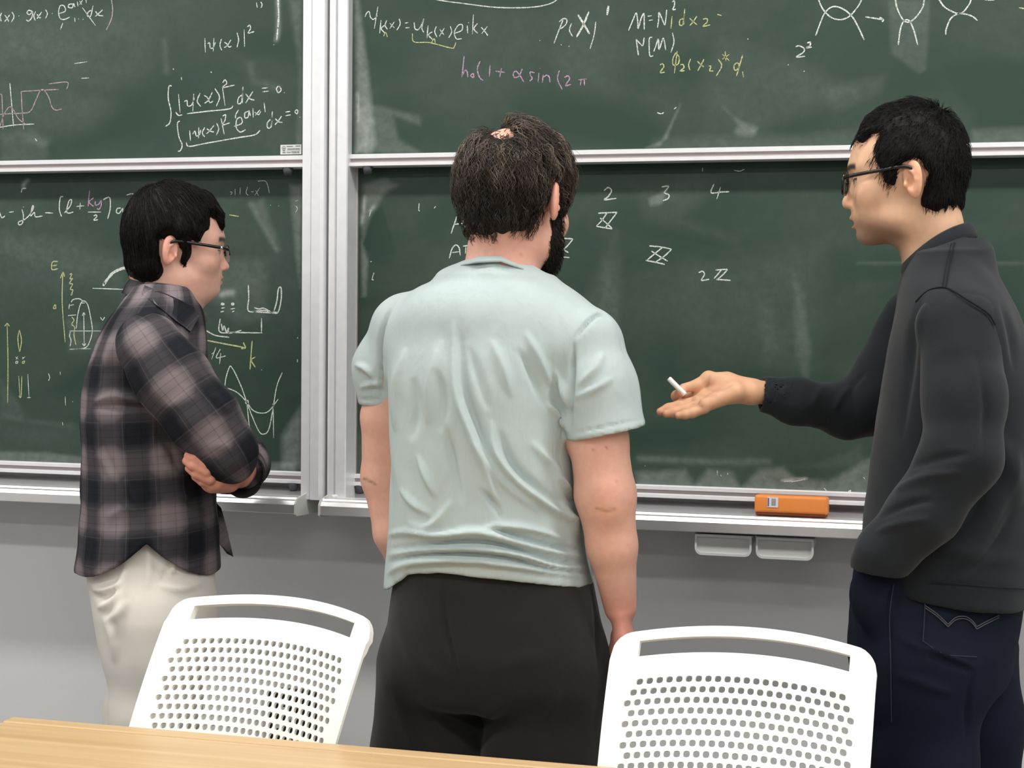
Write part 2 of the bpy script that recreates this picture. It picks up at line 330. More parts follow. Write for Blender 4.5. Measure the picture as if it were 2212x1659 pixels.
# chalk trays
def tray(x0, x1, ad, cap):
    z = TRAY_TOP; yf = Y_TRAY
    pts = [(-0.004, z - 0.042), (-0.004, z), (-0.060, z), (yf + 0.050, z - 0.006), (yf + 0.046, z - 0.003), (yf + 0.042, z - 0.006), (yf + 0.030, z - 0.009), (yf + 0.022, z - 0.003), (yf + 0.016, z - 0.004),
           (yf + 0.013, z - 0.008), (yf + 0.006, z - 0.010), (yf, z - 0.018), (yf, z - 0.036), (yf + 0.004, z - 0.038), (yf + 0.05, z - 0.040)]
    o = ad(extrude_profile('chalk_tray', pts, 'x', x0, x1, M_ALU_T))
    for c in cap:
        pp = [(-0.004, z - 0.05), (-0.004, z + 0.003), (yf + 0.05, z + 0.001), (yf + 0.006, z - 0.006), (yf - 0.003, z - 0.016), (yf - 0.003, z - 0.038), (yf + 0.004, z - 0.042)]
        extrude_profile('tray_end_cap', pp, 'x', c[0], c[1], M_ALU_C, o)
    return o
M_ALU_T = mat('tray_aluminium', srgb(232, 230, 231), 0.30, metal=0.75, var=(40, 0.03))
M_ALU_C = mat('grey_plastic_cap', srgb(206, 208, 204), 0.5)
_tl = hz(640, 1090, Y_TRAY)[0]; _tr = hz(688, 1095, Y_TRAY)[0]
trayL = tray(BX0, _tl - 0.004, adL, [(_tl - 0.004, _tl)]); trayR = tray(_tr + 0.003, BX1, adR, [(_tr, _tr + 0.003)])

# chalk writing -------------------------------------------------------------
writing('chalk_formula', upL, Y_UP, 0, 0, 2.9105, [('w', 3.4, [
 [(10,80),(2,105),(8,135)],[(30,95),(45,115),(55,135)],[(62,92),(42,120),(28,138)],[(75,75),(88,105),(72,138)],[(117,98)],
 [(205,72),(180,65),(170,80),(185,92),(205,75),(200,110),(180,132),(165,125)],[(225,70),(213,100),(222,130)],[(232,88),(248,112),(258,108)],[(262,75),(245,100),(232,118)],[(285,60),(298,85),(285,118)],[(327,83)],
 [(372,85),(410,70),(405,40),(380,35),(368,75),(378,115),(405,122),(438,108)],[(460,25),(435,28),(430,45),(455,48),(462,22),(472,45)],[(487,10),(490,40)],[(500,5),(515,30)],[(520,0),(500,30)],[(540,-6),(543,18)],
 [(575,65),(555,75),(550,100),(570,100),(585,35)],[(518,48),(600,160)],[(600,70),(620,95),(650,100)],[(645,62),(620,85),(598,105)],[(395,145),(380,185)],[(470,112),(472,138)],[(492,118)],[(520,120)]]),
 ('r', 3.8, [[(670,-60),(698,-8),(708,60),(700,120),(668,190)]])])
writing('chalk_formula', upL, Y_UP, 0, 0, 2.9105, [('w', 3.3, [
 [(1288,240),(1291,330)],[(1305,275),(1318,270),(1322,300),(1340,300),(1355,265)],[(1345,240),(1340,325)],[(1392,245),(1383,285),(1395,318)],[(1410,265),(1425,275),(1440,295),(1455,290)],[(1452,250),(1430,285),(1410,300)],
 [(1490,205),(1500,250),(1490,298)],[(1535,185),(1538,295)],[(1555,170),(1570,158),(1575,180),(1560,208),(1600,198)],[(1720,280)],[(1612,15),(1618,50)],[(1640,12),(1648,30),(1640,50)]]),
 ('w', 5.5, [[(1742,-70),(1748,-5),(1752,100),(1747,180)],[(1747,170),(1740,250)]])])
writing('chalk_formula', upL, Y_UP, 0, 0, 2.9105, [('w', 3.6, [
 [(1080,540),(1062,545),(1058,620),(1075,700),(1068,770),(1040,795)],[(1122,590),(1132,710)],[(1105,705),(1122,725),(1145,722)],[(1175,715),(1300,700),(1440,685),(1465,665)],[(1158,640),(1175,632),(1180,665),(1205,660),(1222,615)],[(1218,590),(1212,700)],
 [(1258,585),(1240,635),(1262,670)],[(1285,600),(1305,615),(1320,645),(1340,635)],[(1335,580),(1310,630),(1285,650)],[(1350,555),(1380,610),(1360,668)],[(1398,545),(1415,665)],[(1400,520),(1415,502),(1425,525),(1400,550),(1475,535)],
 [(1520,598),(1500,615),(1495,650),(1518,640),(1528,545)],[(1526,560),(1524,650)],[(1545,590),(1570,620),(1600,630)],[(1590,575),(1565,615),(1545,648)],[(1645,555),(1685,552)],[(1650,578),(1690,572)],[(1750,540),(1738,560),(1750,582),(1768,565),(1755,540)],[(1786,581)],[(1140,485),(1142,505)],[(1088,430),(1092,438)],[(1326,450),(1330,458)]])])
writing('chalk_formula', upL, Y_UP, 0, 0, 2.9105, [('w', 3.6, [
 [(1130,760),(1115,780),(1125,860),(1145,910),(1135,945),(1118,952)],[(1192,820),(1198,885)],[(1170,895),(1190,920),(1300,900),(1500,865),(1600,848),(1635,820)],[(1210,845),(1225,825),(1235,855),(1255,845),(1262,815)],[(1250,800),(1248,870)],[(1288,800),(1272,835),(1288,862)],
 [(1300,810),(1325,825),(1345,830)],[(1345,788),(1320,820),(1298,842)],[(1362,775),(1375,810),(1360,850)],[(1390,745),(1410,845)],[(1400,730),(1418,722),(1415,755),(1400,785),(1445,772)],[(1470,795),(1520,775),(1515,740),(1490,750),(1485,800),(1510,830),(1545,815)],[(1500,690),(1483,720),(1480,745)],
 [(1560,700),(1540,710),(1540,740),(1560,735),(1565,695),(1575,730)],[(1590,680),(1592,740)],[(1600,705),(1625,720),(1640,700)],[(1635,690),(1605,725)],[(1660,645),(1668,705)],[(1700,750),(1680,775),(1685,805),(1706,790),(1712,700)],[(1711,720),(1708,800)],[(1730,745),(1750,765),(1775,770)],[(1770,730),(1750,760),(1728,785)],
 [(1795,705),(1825,700)],[(1795,728),(1828,722)],[(1862,690),(1855,705),(1868,715),(1872,695),(1862,690)],[(1884,735)]])])
writing('chalk_graph', upL, Y_UP, 0, 0, 2.9105, [('r', 3.0, [
 [(-6,595),(10,595),(14,650),(20,815)],[(150,815),(140,700),(135,600),(137,577),(200,571),(370,562)],[(305,528),(380,518),(424,517),(428,535),(418,562)],[(0,720),(60,715),(130,712),(190,700),(225,630),(250,575),(265,562),(285,575),(310,620),(325,670),(350,692),(388,685)],[(0,795),(25,720),(50,680),(65,672),(85,690),(115,745),(160,780)]]),
 ('w', 3.2, [[(62,522),(72,640),(85,795)],[(-6,801),(100,785),(215,780)],[(468,400),(548,388)],[(512,492),(560,490)],[(220,870),(232,888)]])])
writing('chalk_formula', upR, Y_UP, 740, 0, 2.989, [('w', 3.2, [
 [(430,-60),(600,-4),(800,25),(1000,48),(1200,48),(1320,30),(1385,-4),(1420,-70)],[(145,110),(155,85),(172,75),(180,110),(200,125),(225,100)],[(228,42),(205,185)],[(248,130),(240,215)],[(275,160),(250,185),(275,215)],[(285,130),(275,165),(290,190)],[(305,150),(335,180)],[(335,140),(305,185)],[(365,120),(372,155),(350,195)],[(400,150),(425,145)],[(405,180),(432,178)],
 [(462,145),(468,185),(490,190),(515,150),(525,120)],[(525,125),(512,180),(525,210)],[(552,165),(545,245)],[(580,205),(555,225),(580,255)],[(605,170),(595,205),(610,240)],[(628,190),(655,225)],[(658,180),(625,235)],[(695,170),(705,205),(685,245)],[(725,215),(770,195),(772,160),(745,165),(722,210),(735,250),(770,250)],
 [(805,165),(808,215)],[(812,145)],[(845,95),(838,220)],[(872,150),(848,185),(872,215)],[(895,175),(920,205),(938,230)],[(935,170),(898,218)]]),
 ('y', 3.0, [[(265,235),(278,210),(290,240)],[(450,215),(462,270),(560,275),(700,310),(722,300),(732,272)],[(575,275),(592,250),(600,285)]])])
writing('chalk_formula', upR, Y_UP, 740, 0, 2.989, [('w', 3.3, [[(1425,125),(1395,200),(1365,280)],[(1398,142),(1425,120),(1448,128),(1440,160),(1405,188)],[(1478,150),(1465,195),(1485,235)],[(1635,140),(1625,220),(1598,315)],[(1272,260)],[(1410,288)],[(1460,298)]]),
 ('w', 5.5, [[(1520,95),(1560,160),(1595,220)],[(1590,75),(1555,160),(1510,240)]]), ('w', 8, [[(1717,38),(1708,97)]])])
writing('chalk_formula', upR, Y_UP, 740, 0, 2.989, [('p', 3.6, [[(785,362),(778,430),(770,500)],[(772,490),(790,455),(805,465),(808,500)],[(838,475),(828,490),(845,500),(845,478),(838,475)],[(888,395),(870,445),(885,500),(908,520)],[(952,420),(948,495)],[(988,460),(1050,468)],[(1025,440),(1015,500)],
 [(1160,445),(1140,490),(1110,500),(1102,475),(1118,460),(1140,480),(1170,528)],[(1240,470),(1212,465),(1215,490),(1225,505),(1208,525)],[(1268,470),(1262,530)],[(1272,440)],[(1290,535),(1295,480)],[(1293,500),(1320,485),(1335,500),(1340,535)],[(1400,455),(1388,510),(1418,578)],[(1432,500),(1455,490),(1465,510),(1440,552),(1475,545)],[(1522,515),(1575,510)],[(1540,515),(1535,552)],[(1560,512),(1562,555)]])])
writing('chalk_formula', upR, Y_UP, 1300, 0, 2.4254, [('w', 3.4, [[(140,160),(165,100),(180,68),(188,110),(190,150),(205,100),(220,70),(222,110),(222,155)],[(240,85),(262,82)],[(245,108),(268,104)],[(292,145),(298,100),(300,65),(318,105),(330,130),(336,95),(340,50)],[(368,10),(380,5),(380,30),(372,50),(388,48)],
 [(180,205),(186,250),(192,290)],[(180,205),(200,228),(215,238),(222,195)],[(265,195),(250,200),(248,240),(252,292),(270,292)],[(272,270),(285,235),(297,205),(300,260),(322,200),(335,262)],[(370,172),(378,220),(362,275)],[(763,203)],[(290,590),(310,596),(325,590)],[(378,572),(392,560)]]),
 ('y', 3.3, [[(368,85),(362,150)],[(428,98),(410,105),(408,130),(426,125),(435,45)],[(433,70),(430,130)],[(460,95),(480,115),(500,130)],[(498,85),(478,115),(460,135)],[(530,100),(550,98),(552,115),(530,138),(568,130)],[(605,75),(628,82)]])])
writing('chalk_formula', upR, Y_UP, 1300, 0, 2.4254, [('y', 3.4, [[(305,340),(318,335),(325,350),(305,380),(330,378)],[(388,275),(372,310),(375,340),(400,335),(405,300),(388,278)],[(395,268),(380,385)],[(412,340),(425,338),(430,355),(410,372),(435,370)],[(465,308),(455,340),(462,368)],[(500,320),(520,340),(535,350)],[(535,310),(520,340),(502,372)],[(560,345),(572,348),(565,370),(585,372)],[(610,310),(628,345),(600,398)],
 [(646,270),(650,322)],[(632,310),(668,285)],[(632,285),(668,318)],[(705,330),(692,345),(698,368),(715,358),(718,335),(705,330)],[(738,288),(720,350),(705,400)],[(738,375),(742,405)],[(2185,40),(2222,47)]])])
writing('chalk_diagram', upR, Y_UP, 1300, 0, 2.4254, [('w', 3.8, [[(1015,245),(1035,240),(1060,255),(1055,275),(1020,298),(1065,295)],[(1075,225),(1092,222),(1090,240),(1072,250),(1100,247)],[(1105,-110),(1135,-5),(1160,50),(1200,90),(1245,103),(1290,90),(1330,50),(1362,-5),(1390,-110)],[(1120,187),(1145,120),(1170,65),(1210,35),(1260,45),(1310,85),(1345,145),(1375,210)],
 [(1380,88),(1430,96),(1475,103)],[(1455,90),(1475,103),(1468,115)],[(1530,-110),(1538,-5),(1550,50),(1580,105),(1612,115),(1650,85),(1680,40),(1690,-5),(1705,-110)],[(1553,235),(1565,150),(1585,108),(1612,110),(1635,160),(1655,235)],[(1730,-80),(1768,-2),(1800,40),(1860,70),(1890,65),(1920,30),(1935,-2),(1960,-90)],[(1802,182),(1805,150),(1830,95),(1870,72),(1910,75),(1945,88),(1968,108)],[(2008,0),(2058,0)],[(975,338)],[(1058,372)]])])
writing('chalk_formula', loL, Y_LO, 0, 340, 3.16, [('w', 3.6, [[(-4,370),(12,410),(35,400)],[(62,375),(95,370)],[(150,355),(160,400),(152,450),(130,460),(128,440),(165,425),(200,395),(228,345),(222,332),(208,400),(235,375),(242,405),(290,400)],[(158,337)],[(308,378),(362,380)],[(432,268),(412,275),(405,350),(420,405)],[(440,380),(480,330),(488,290),(470,300),(455,370),(475,380),(500,372)],[(522,335),(575,330)],[(548,310),(545,355)],
 [(600,373),(690,373)],[(640,400),(655,392),(660,405),(640,428),(670,425)],[(705,290),(728,276),(750,278),(752,350),(735,420)],[(825,345),(800,350),(795,375),(815,380),(838,345)],[(838,348),(840,375),(862,382)],[(862,258),(905,248),(930,275)],[(145,240),(152,215),(180,210)]]),
 ('p', 3.6, [[(612,225),(606,280),(602,335)],[(640,275),(608,305),(640,335)],[(650,300),(652,325),(675,318),(690,295),(690,330),(675,355),(662,348)]])])
writing('chalk_diagram', loL, Y_LO, 0, 340, 3.16, [('y', 3.3, [[(395,710),(358,715),(355,765),(395,760)],[(358,740),(390,735)],[(428,790),(425,1000),(445,1262)],[(412,825),(430,785),(440,815)],[(475,800),(490,795),(478,830),(495,825),(475,860),(495,865),(480,900),(498,905),(485,940),(495,930)],[(370,1010),(365,1030),(380,1030),(378,1008),(370,1010)],[(490,1090),(505,1110),(490,1140),(510,1160),(505,1210),(518,1280)],[(1565,392),(1630,403)]]),
 ('y', 4.5, [[(1410,1249),(1540,1274),(1670,1298)],[(1660,1262),(1675,1298),(1645,1305)]]),
 ('w', 3.2, [[(485,990),(500,970),(540,965),(565,980)],[(520,1170),(530,1080),(550,1000),(575,980),(600,1010),(620,1100),(630,1180),(615,1250),(580,1300),(475,1310)],[(572,1065),(575,1280)],[(562,1080),(572,1060),(582,1075)],[(562,1270),(575,1285),(585,1270)],[(475,1185),(700,1185)],[(465,1080),(520,1075)],[(480,1190),(475,1220),(485,1250),(478,1290)],[(470,1035),(475,1000)],[(480,1010),(505,1005)],[(555,995),(580,993)],[(480,1308),(620,1306)],[(685,1090),(700,1110),(715,1090)],[(632,893),(865,902)]]),
 ('w', 9, [[(705,878),(715,850)],[(712,868),(720,850),(770,790),(830,760),(890,748)]])])
writing('chalk_diagram', loL, Y_LO, 0, 340, 3.16, [('w', 4.0, [[(1695,870),(1698,960),(1698,1050),(1800,1045),(1880,1065),(1905,1040),(1920,960),(1918,890),(1900,900),(1890,980),(1870,1050)],[(1735,1025),(1765,1035),(1800,1030),(1850,1055)],[(1720,1052),(1830,1060),(1890,1056)],[(1503,1100),(1500,1190),(1600,1195),(1790,1198)],[(1785,1098),(1785,1198)],[(1510,1135),(1520,1180),(1530,1150),(1545,1190),(1560,1165),(1565,1200),(1650,1180)],[(1510,1030),(1535,1025)],[(1505,1055),(1530,1050)],[(1575,1035),(1605,1030)],[(1585,1055),(1600,1048)],[(1400,1178),(1470,1215),(1565,1228)]]),
 ('w', 10, [[(1508,1000),(1532,1002)],[(1578,1000),(1600,1002)]]),
 ('w', 2.0, [[(1760,162),(1810,162),(1830,200),(1838,245)],[(1570,235),(1585,240),(1575,255)],[(1605,215),(1605,260)],[(1640,205),(1638,255)],[(1690,200),(1680,240),(1695,260)],[(1715,235),(1732,235)],[(1740,258),(1775,205)],[(1745,225),(1765,262)],[(2015,300),(2035,292)],[(2020,330),(2030,350),(2018,375)],[(1845,325)],[(1900,330)]])])
writing('chalk_diagram', loL, Y_LO, 0, 680, 2.9105, [('y', 3.2, [[(45,60),(50,300),(48,555)],[(30,72),(45,55),(60,72)],[(122,95),(112,150),(122,232)],[(122,95),(135,160),(125,232)],[(145,292),(140,302),(150,305),(155,292),(145,292)],[(118,385),(125,512)],[(138,385),(132,512),(118,510)]]),
 ('w', 2.6, [[(98,265),(115,280)],[(112,262),(100,282)],[(102,292),(98,302),(108,305),(112,294),(102,292)],[(140,280),(158,262)],[(140,266),(148,272)],[(175,372),(182,520)],[(170,521),(194,520)],[(305,368),(312,395),(305,415)],[(378,358),(380,378)],[(410,515),(412,572)],[(392,675),(395,695)],[(455,545)]]),
 ('y', 4.0, [[(1585,165),(1578,260),(1572,345)],[(1605,265),(1580,285),(1605,330)]]),
 ('w', 3.2, [[(1357,205),(1330,280)],[(1330,245),(1345,240)],[(1385,215),(1360,270),(1420,258)],[(1388,240),(1380,310)],[(1643,345)],[(1870,140),(1872,150)],[(1870,280),(1870,300)]])])
writing('chalk_graph', loL, Y_LO, 0, 680, 2.9105, [('w', 3.3, [[(1410,490),(1420,400),(1440,335),(1452,325),(1480,370),(1520,460),(1552,550),(1590,650),(1630,735),(1660,750),(1690,720),(1715,600),(1740,450),(1775,362)],[(1380,458),(1440,465),(1500,495),(1552,550),(1590,600),(1640,618),(1690,605),(1750,530)],[(1552,550),(1565,680),(1580,795)],[(1718,565),(1720,775)],[(1425,460),(1440,560)],[(1545,540),(1545,556),(1558,558),(1560,540),(1545,540)],[(1404,455),(1420,470)],[(1404,470),(1420,455)],[(1712,560),(1726,570)]])])
writing('chalk_numbers', loR, Y_LO, 740, 340, 2.4308, [('w', 3.8, [[(1192,155),(1155,235)],[(1372,175),(1395,158),(1412,175),(1395,205),(1375,222),(1438,215)],[(1675,155),(1712,152),(1690,185),(1712,195),(1710,215),(1682,228)],[(1950,140),(1935,185),(1985,182),(2030,180)],[(1985,155),(1965,218)],[(570,400),(590,340),(605,305),(625,310),(645,380)],[(585,352),(642,345)],
 [(560,530),(575,480),(595,460),(612,475),(618,515)],[(575,500),(615,495)],[(632,466),(670,462)],[(648,465),(645,505)],[(662,464),(658,500)]])])
def bbZ(dx, dy, pts): return [[(a + dx, b + dy) for a, b in l] for l in pts]
writing('chalk_symbols', loR, Y_LO, 740, 340, 2.4308, [('w', 3.8, [
 [(1342,293),(1400,290),(1442,288)],[(1442,288),(1410,330),(1378,372)],[(1388,292),(1362,330),(1332,362)],[(1332,362),(1370,368),(1416,376)],[(1352,318),(1385,345),(1416,374)],
 [(1112,426),(1160,425),(1210,428)],[(1210,428),(1180,465),(1142,500)],[(1165,428),(1140,465),(1115,495)],[(1108,515),(1150,522),(1192,526)],[(1120,455),(1150,478),(1186,500)],
 [(1610,465),(1670,470),(1728,482)],[(1728,482),(1690,518),(1640,552)],[(1680,472),(1640,505),(1598,540)],[(1592,541),(1640,550),(1692,562)],[(1622,492),(1665,520),(1708,545)],
 [(1870,605),(1890,598),(1900,615),(1885,645),(1925,640)],[(1958,592),(1990,589),(2022,588)],[(2022,588),(1998,615),(1970,640)],[(1988,592),(1965,620),(1950,636)],[(1962,641),(2000,643),(2038,646)]]),
 ('w', 2.6, [[(402,240),(400,275),(405,283)],[(480,268),(490,255)],[(150,275),(140,310)],[(165,605),(155,640),(165,642)],[(145,548),(153,547)],[(1890,55),(1890,75)],[(2055,68),(2085,72),(2110,62)],[(1030,605),(1042,603)]])])
writing('chalk_marks', loR, Y_LO, 1380, 760, 3.456, [('w', 2.2, [[(585,885),(586,920)],[(610,918),(616,930)],[(663,905),(665,918)],[(1080,968),(1150,965)],[(1140,972),(1240,952)],[(1382,1018),(1402,1036)],[(1675,935),(1690,950)],[(45,850)]]), ('w', 7, [[(1566,1046),(1584,1034)]])])

# maker's plate on the left upper board
M_PLATE = mat('white_plate', srgb(214, 214, 212), 0.5); M_PRINT = mat('grey_print', srgb(112, 112, 116), 0.8)
_p0, _p1 = hz(606, 313, Y_UP - 0.001), hz(651, 333, Y_UP - 0.001)
pl = box('maker_plate', _p0[0], _p1[0], Y_UP - 0.0016, Y_UP - 0.0004, _p1[2], _p0[2], M_PLATE, upL)
_w, _h = _p1[0] - _p0[0], _p0[2] - _p1[2]
def plate_mark(name, a, b, c, d): box(name, _p0[0] + a * _w, _p0[0] + b * _w, Y_UP - 0.0021, Y_UP - 0.0015, _p1[2] + c * _h, _p1[2] + d * _h, M_PRINT, pl)
_rng = random.Random(3)
for (a, b, c, d) in ((0.3, 0.6, 0.78, 0.86), (0.73, 0.95, 0.8, 0.88), (0.3, 0.5, 0.14, 0.22)): plate_mark('print_line', a, b, c, d)
for row, (c, d, a0, a1) in enumerate(((0.46, 0.62, 0.34, 0.94), (0.1, 0.28, 0.54, 0.9))):
    x = a0
    while x < a1:
        ww = _rng.choice([0.025, 0.035, 0.045]); plate_mark('print_character', x, min(x + ww, a1), c, d); x += ww + 0.022
obj('print_emblem', tube_mesh('print_emblem', [(_p0[0] + _w * (0.17 + 0.085 * math.cos(t)), Y_UP - 0.0018, _p1[2] + _h * (0.64 + 0.2 * math.sin(t))) for t in np.linspace(0, 6.283, 15)], 0.0005, 5, False), M_PRINT, pl)
plate_mark('print_line', 0.10, 0.25, 0.14, 0.24); plate_mark('print_line', 0.13, 0.21, 0.56, 0.68); plate_mark('print_line', 0.11, 0.23, 0.34, 0.4)
box('plate_frame', _p0[0] + 0.3 * _w, _p0[0] + 0.95 * _w, Y_UP - 0.0019, Y_UP - 0.0015, _p1[2] + 0.33 * _h, _p1[2] + 0.36 * _h, M_PRINT, pl)

# two pull-out chalk boxes under the right tray
M_BOX = mat('frosted_grey_plastic', srgb(206, 208, 206), 0.45, spec=0.4); M_RIM = mat('pale_plastic_rim', srgb(216, 218, 218), 0.35)
def rrect(x0, x1, z0, z1, rb, rt, n=6):
    out = []
    for cx, cz, r, a0 in ((x1 - rt, z1 - rt, rt, 0), (x0 + rt, z1 - rt, rt, 90), (x0 + rb, z0 + rb, rb, 180), (x1 - rb, z0 + rb, rb, 270)):
        for k in range(n + 1):
            a = math.radians(a0 + 90 * k / n); out.append((cx + r * math.cos(a), cz + r * math.sin(a)))
    return out
def chalk_box(u0, u1, v0, v1, vr):
    yb = Y_TRAY + 0.012; p0, p1 = hz(u0, v0, yb), hz(u1, v1, yb); x0, x1, z1, z0 = p0[0], p1[0], p0[2], p1[2]
    r = tag(empty('chalk_box', ((x0 + x1) / 2, yb, z0)), 'pale grey plastic chalk box under the tray, ' + vr, 'chalk box', 'chalk boxes under the tray')
    M0 = Matrix.Translation((-(x0 + x1) / 2, -yb, -z0))
    out = rrect(x0, x1, z0, z1, 0.014, 0.003); inn = rrect(x0 + 0.004, x1 - 0.004, z0 + 0.005, z1 - 0.005, 0.011, 0.002); n = len(out)
    V = [(a, yb, b) for a, b in out] + [(a, yb, b) for a, b in inn] + [(a, yb + 0.006, b) for a, b in inn] + [(a, yb + 0.006, b) for a, b in out]
    Fc = []
    for i in range(n):
        j = (i + 1) % n; Fc += [(i, j, n + j, n + i), (n + i, n + j, 2 * n + j, 2 * n + i), (i, 3 * n + i, 3 * n + j, j)]
    o = obj('box_rim', pydata('box_rim', V, Fc), M_RIM, r); o.data.transform(M0)
    V = [(a, yb + 0.004, b) for a, b in inn] + [((a - (x0 + x1) / 2) * 0.96 + (x0 + x1) / 2, yb + 0.14, b + 0.004) for a, b in inn]
    Fc = [tuple(range(n))[::-1], tuple(range(n, 2 * n))] + [(i, (i + 1) % n, n + (i + 1) % n, n + i) for i in range(n)]
    o = obj('box_body', pydata('box_body', V, Fc), M_BOX, r); o.data.transform(M0)
    o = box('slide_rail', x0 - 0.002, x1 + 0.002, yb + 0.008, yb + 0.14, z1 - 0.004, TRAY_TOP - 0.0425, M_ALU_D, r); o.data.transform(M0)
chalk_box(1501, 1623, 1153, 1204, 'the one further from the orange eraser'); chalk_box(1633, 1757, 1160, 1212, 'straight below the orange eraser')

# orange eraser lying on the tray, and bits of chalk
M_ORANGE = mat('orange_plastic', srgb(240, 144, 68), 0.42, spec=0.4, var=(30, 0.03)); M_STICK = mat('paper_sticker', srgb(224, 222, 226), 0.7); M_BLUE = mat('blue_print', srgb(74, 88, 160), 0.7); M_FELT = mat('brown_felt', srgb(120, 62, 34), 0.95)
e0, e1 = hz(1629, 1105, Y_TRAY + 0.03), hz(1787, 1113, Y_TRAY + 0.03); ew = e1[0] - e0[0]; eh, ed = 0.040, 0.052
er = tag(empty('board_eraser', ((e0[0] + e1[0]) / 2, Y_TRAY + 0.052, TRAY_TOP - 0.0035)), 'orange board eraser with a small price sticker lying on the chalk tray', 'eraser')
er.rotation_euler = (math.radians(-4), 0, math.radians(-0.6))
bm = bmesh.new(); box_bm(bm, -ew / 2, ew / 2, -0.024, 0.026, 0.004, eh, 0.007, 3); me = bpy.data.meshes.new('eraser_grip'); bm.to_mesh(me); bm.free(); obj('eraser_grip', me, M_ORANGE, er, True)
bm = bmesh.new(); box_bm(bm, -ew / 2 + 0.003, ew / 2 - 0.003, -0.022, 0.024, 0.0, 0.008, 0.002); me = bpy.data.meshes.new('eraser_felt'); bm.to_mesh(me); bm.free(); obj('eraser_felt', me, M_FELT, er)
st = box('price_sticker', -ew / 2 + 0.026, -ew / 2 + 0.047, -0.0252, -0.0242, 0.016, 0.036, M_STICK, er)
box('sticker_band', -ew / 2 + 0.0268, -ew / 2 + 0.0292, -0.0257, -0.0251, 0.018, 0.034, M_BLUE, st)
for k in range(4): box('sticker_bar', -ew / 2 + 0.0345 + k * 0.0022, -ew / 2 + 0.0356 + k * 0.0022, -0.0257, -0.0251, 0.0195, 0.033, M_PRINT, st)
M_CHALKST = mat('white_chalk_stick', srgb(240, 240, 238), 0.9)
c0 = hz(718, 1084, Y_TRAY + 0.028)
tag(obj('chalk_piece', tube_mesh('chalk_piece', [(c0[0] - 0.001, Y_TRAY + 0.024, TRAY_TOP - 0.0015), (c0[0] + 0.003, Y_TRAY + 0.040, TRAY_TOP - 0.001)], [0.0042, 0.0048], 10), M_CHALKST), 'short white chalk stub at the left end of the wide tray', 'chalk')
# ------------------------------------------------------------------ table
M_WOOD = mat('light_maple_laminate', srgb(222, 188, 138), 0.38, spec=0.4)
def wood_nodes(m, c0, c1):
    nt = m.node_tree; N = nt.nodes; L = nt.links; tc = N.new('ShaderNodeTexCoord'); mp = N.new('ShaderNodeMapping'); mp.inputs['Scale'].default_value = (0.6, 22, 22)
    n = N.new('ShaderNodeTexNoise'); n.inputs['Scale'].default_value = 2.2; n.inputs['Detail'].default_value = 7; n.inputs['Distortion'].default_value = 0.4
    cr = N.new('ShaderNodeValToRGB'); cr.color_ramp.elements[0].position = 0.3; cr.color_ramp.elements[0].color = c0; cr.color_ramp.elements[1].position = 0.75; cr.color_ramp.elements[1].color = c1
    L.new(tc.outputs['Object'], mp.inputs['Vector']); L.new(mp.outputs['Vector'], n.inputs['Vector']); L.new(n.outputs['Fac'], cr.inputs['Fac']); L.new(cr.outputs['Color'], N['Principled BSDF'].inputs['Base Color'])
wood_nodes(M_WOOD, srgb(192, 158, 114), srgb(210, 180, 137))
M_STEEL = mat('satin_steel_tube', srgb(190, 190, 192), 0.35, metal=0.8)
TX0, TX1, TYF, TYN, TZ = -1.42, 0.45, -1.125, -1.75, 0.72
tb = tag(empty('meeting_table', ((TX0 + TX1) / 2, (TYF + TYN) / 2, 0)), 'long light maple table in front of the two white chairs', 'table')
def tadd(o): o.data.transform(Matrix.Translation((-(TX0 + TX1) / 2, -(TYF + TYN) / 2, 0))); o.parent = tb; return o
tadd(box('table_top', TX0, TX1, TYN + 0.03, TYF - 0.032, TZ - 0.028, TZ, M_WOOD, bev=0.002))
tadd(box('edge_strip', TX0, TX1, TYF - 0.0315, TYF, TZ - 0.03, TZ + 0.0015, M_WOOD, bev=0.004, seg=3))
tadd(box('edge_strip', TX0, TX1, TYN, TYN + 0.0295, TZ - 0.03, TZ + 0.0015, M_WOOD, bev=0.004, seg=3))
for x in (TX0 + 0.08, TX1 - 0.08):
    for y in (TYF - 0.07, TYN + 0.07): tadd(obj('leg', tube_mesh('leg', [(x, y, 0.012), (x, y, TZ - 0.03)], 0.02, 14), M_STEEL, None, True)); tadd(obj('foot_cap', tube_mesh('foot_cap', [(x, y, 0.0), (x, y, 0.014)], 0.023, 14), M_RUBBER, None))
    tadd(box('side_rail', x - 0.012, x + 0.012, TYN + 0.08, TYF - 0.08, TZ - 0.065, TZ - 0.03, M_STEEL))

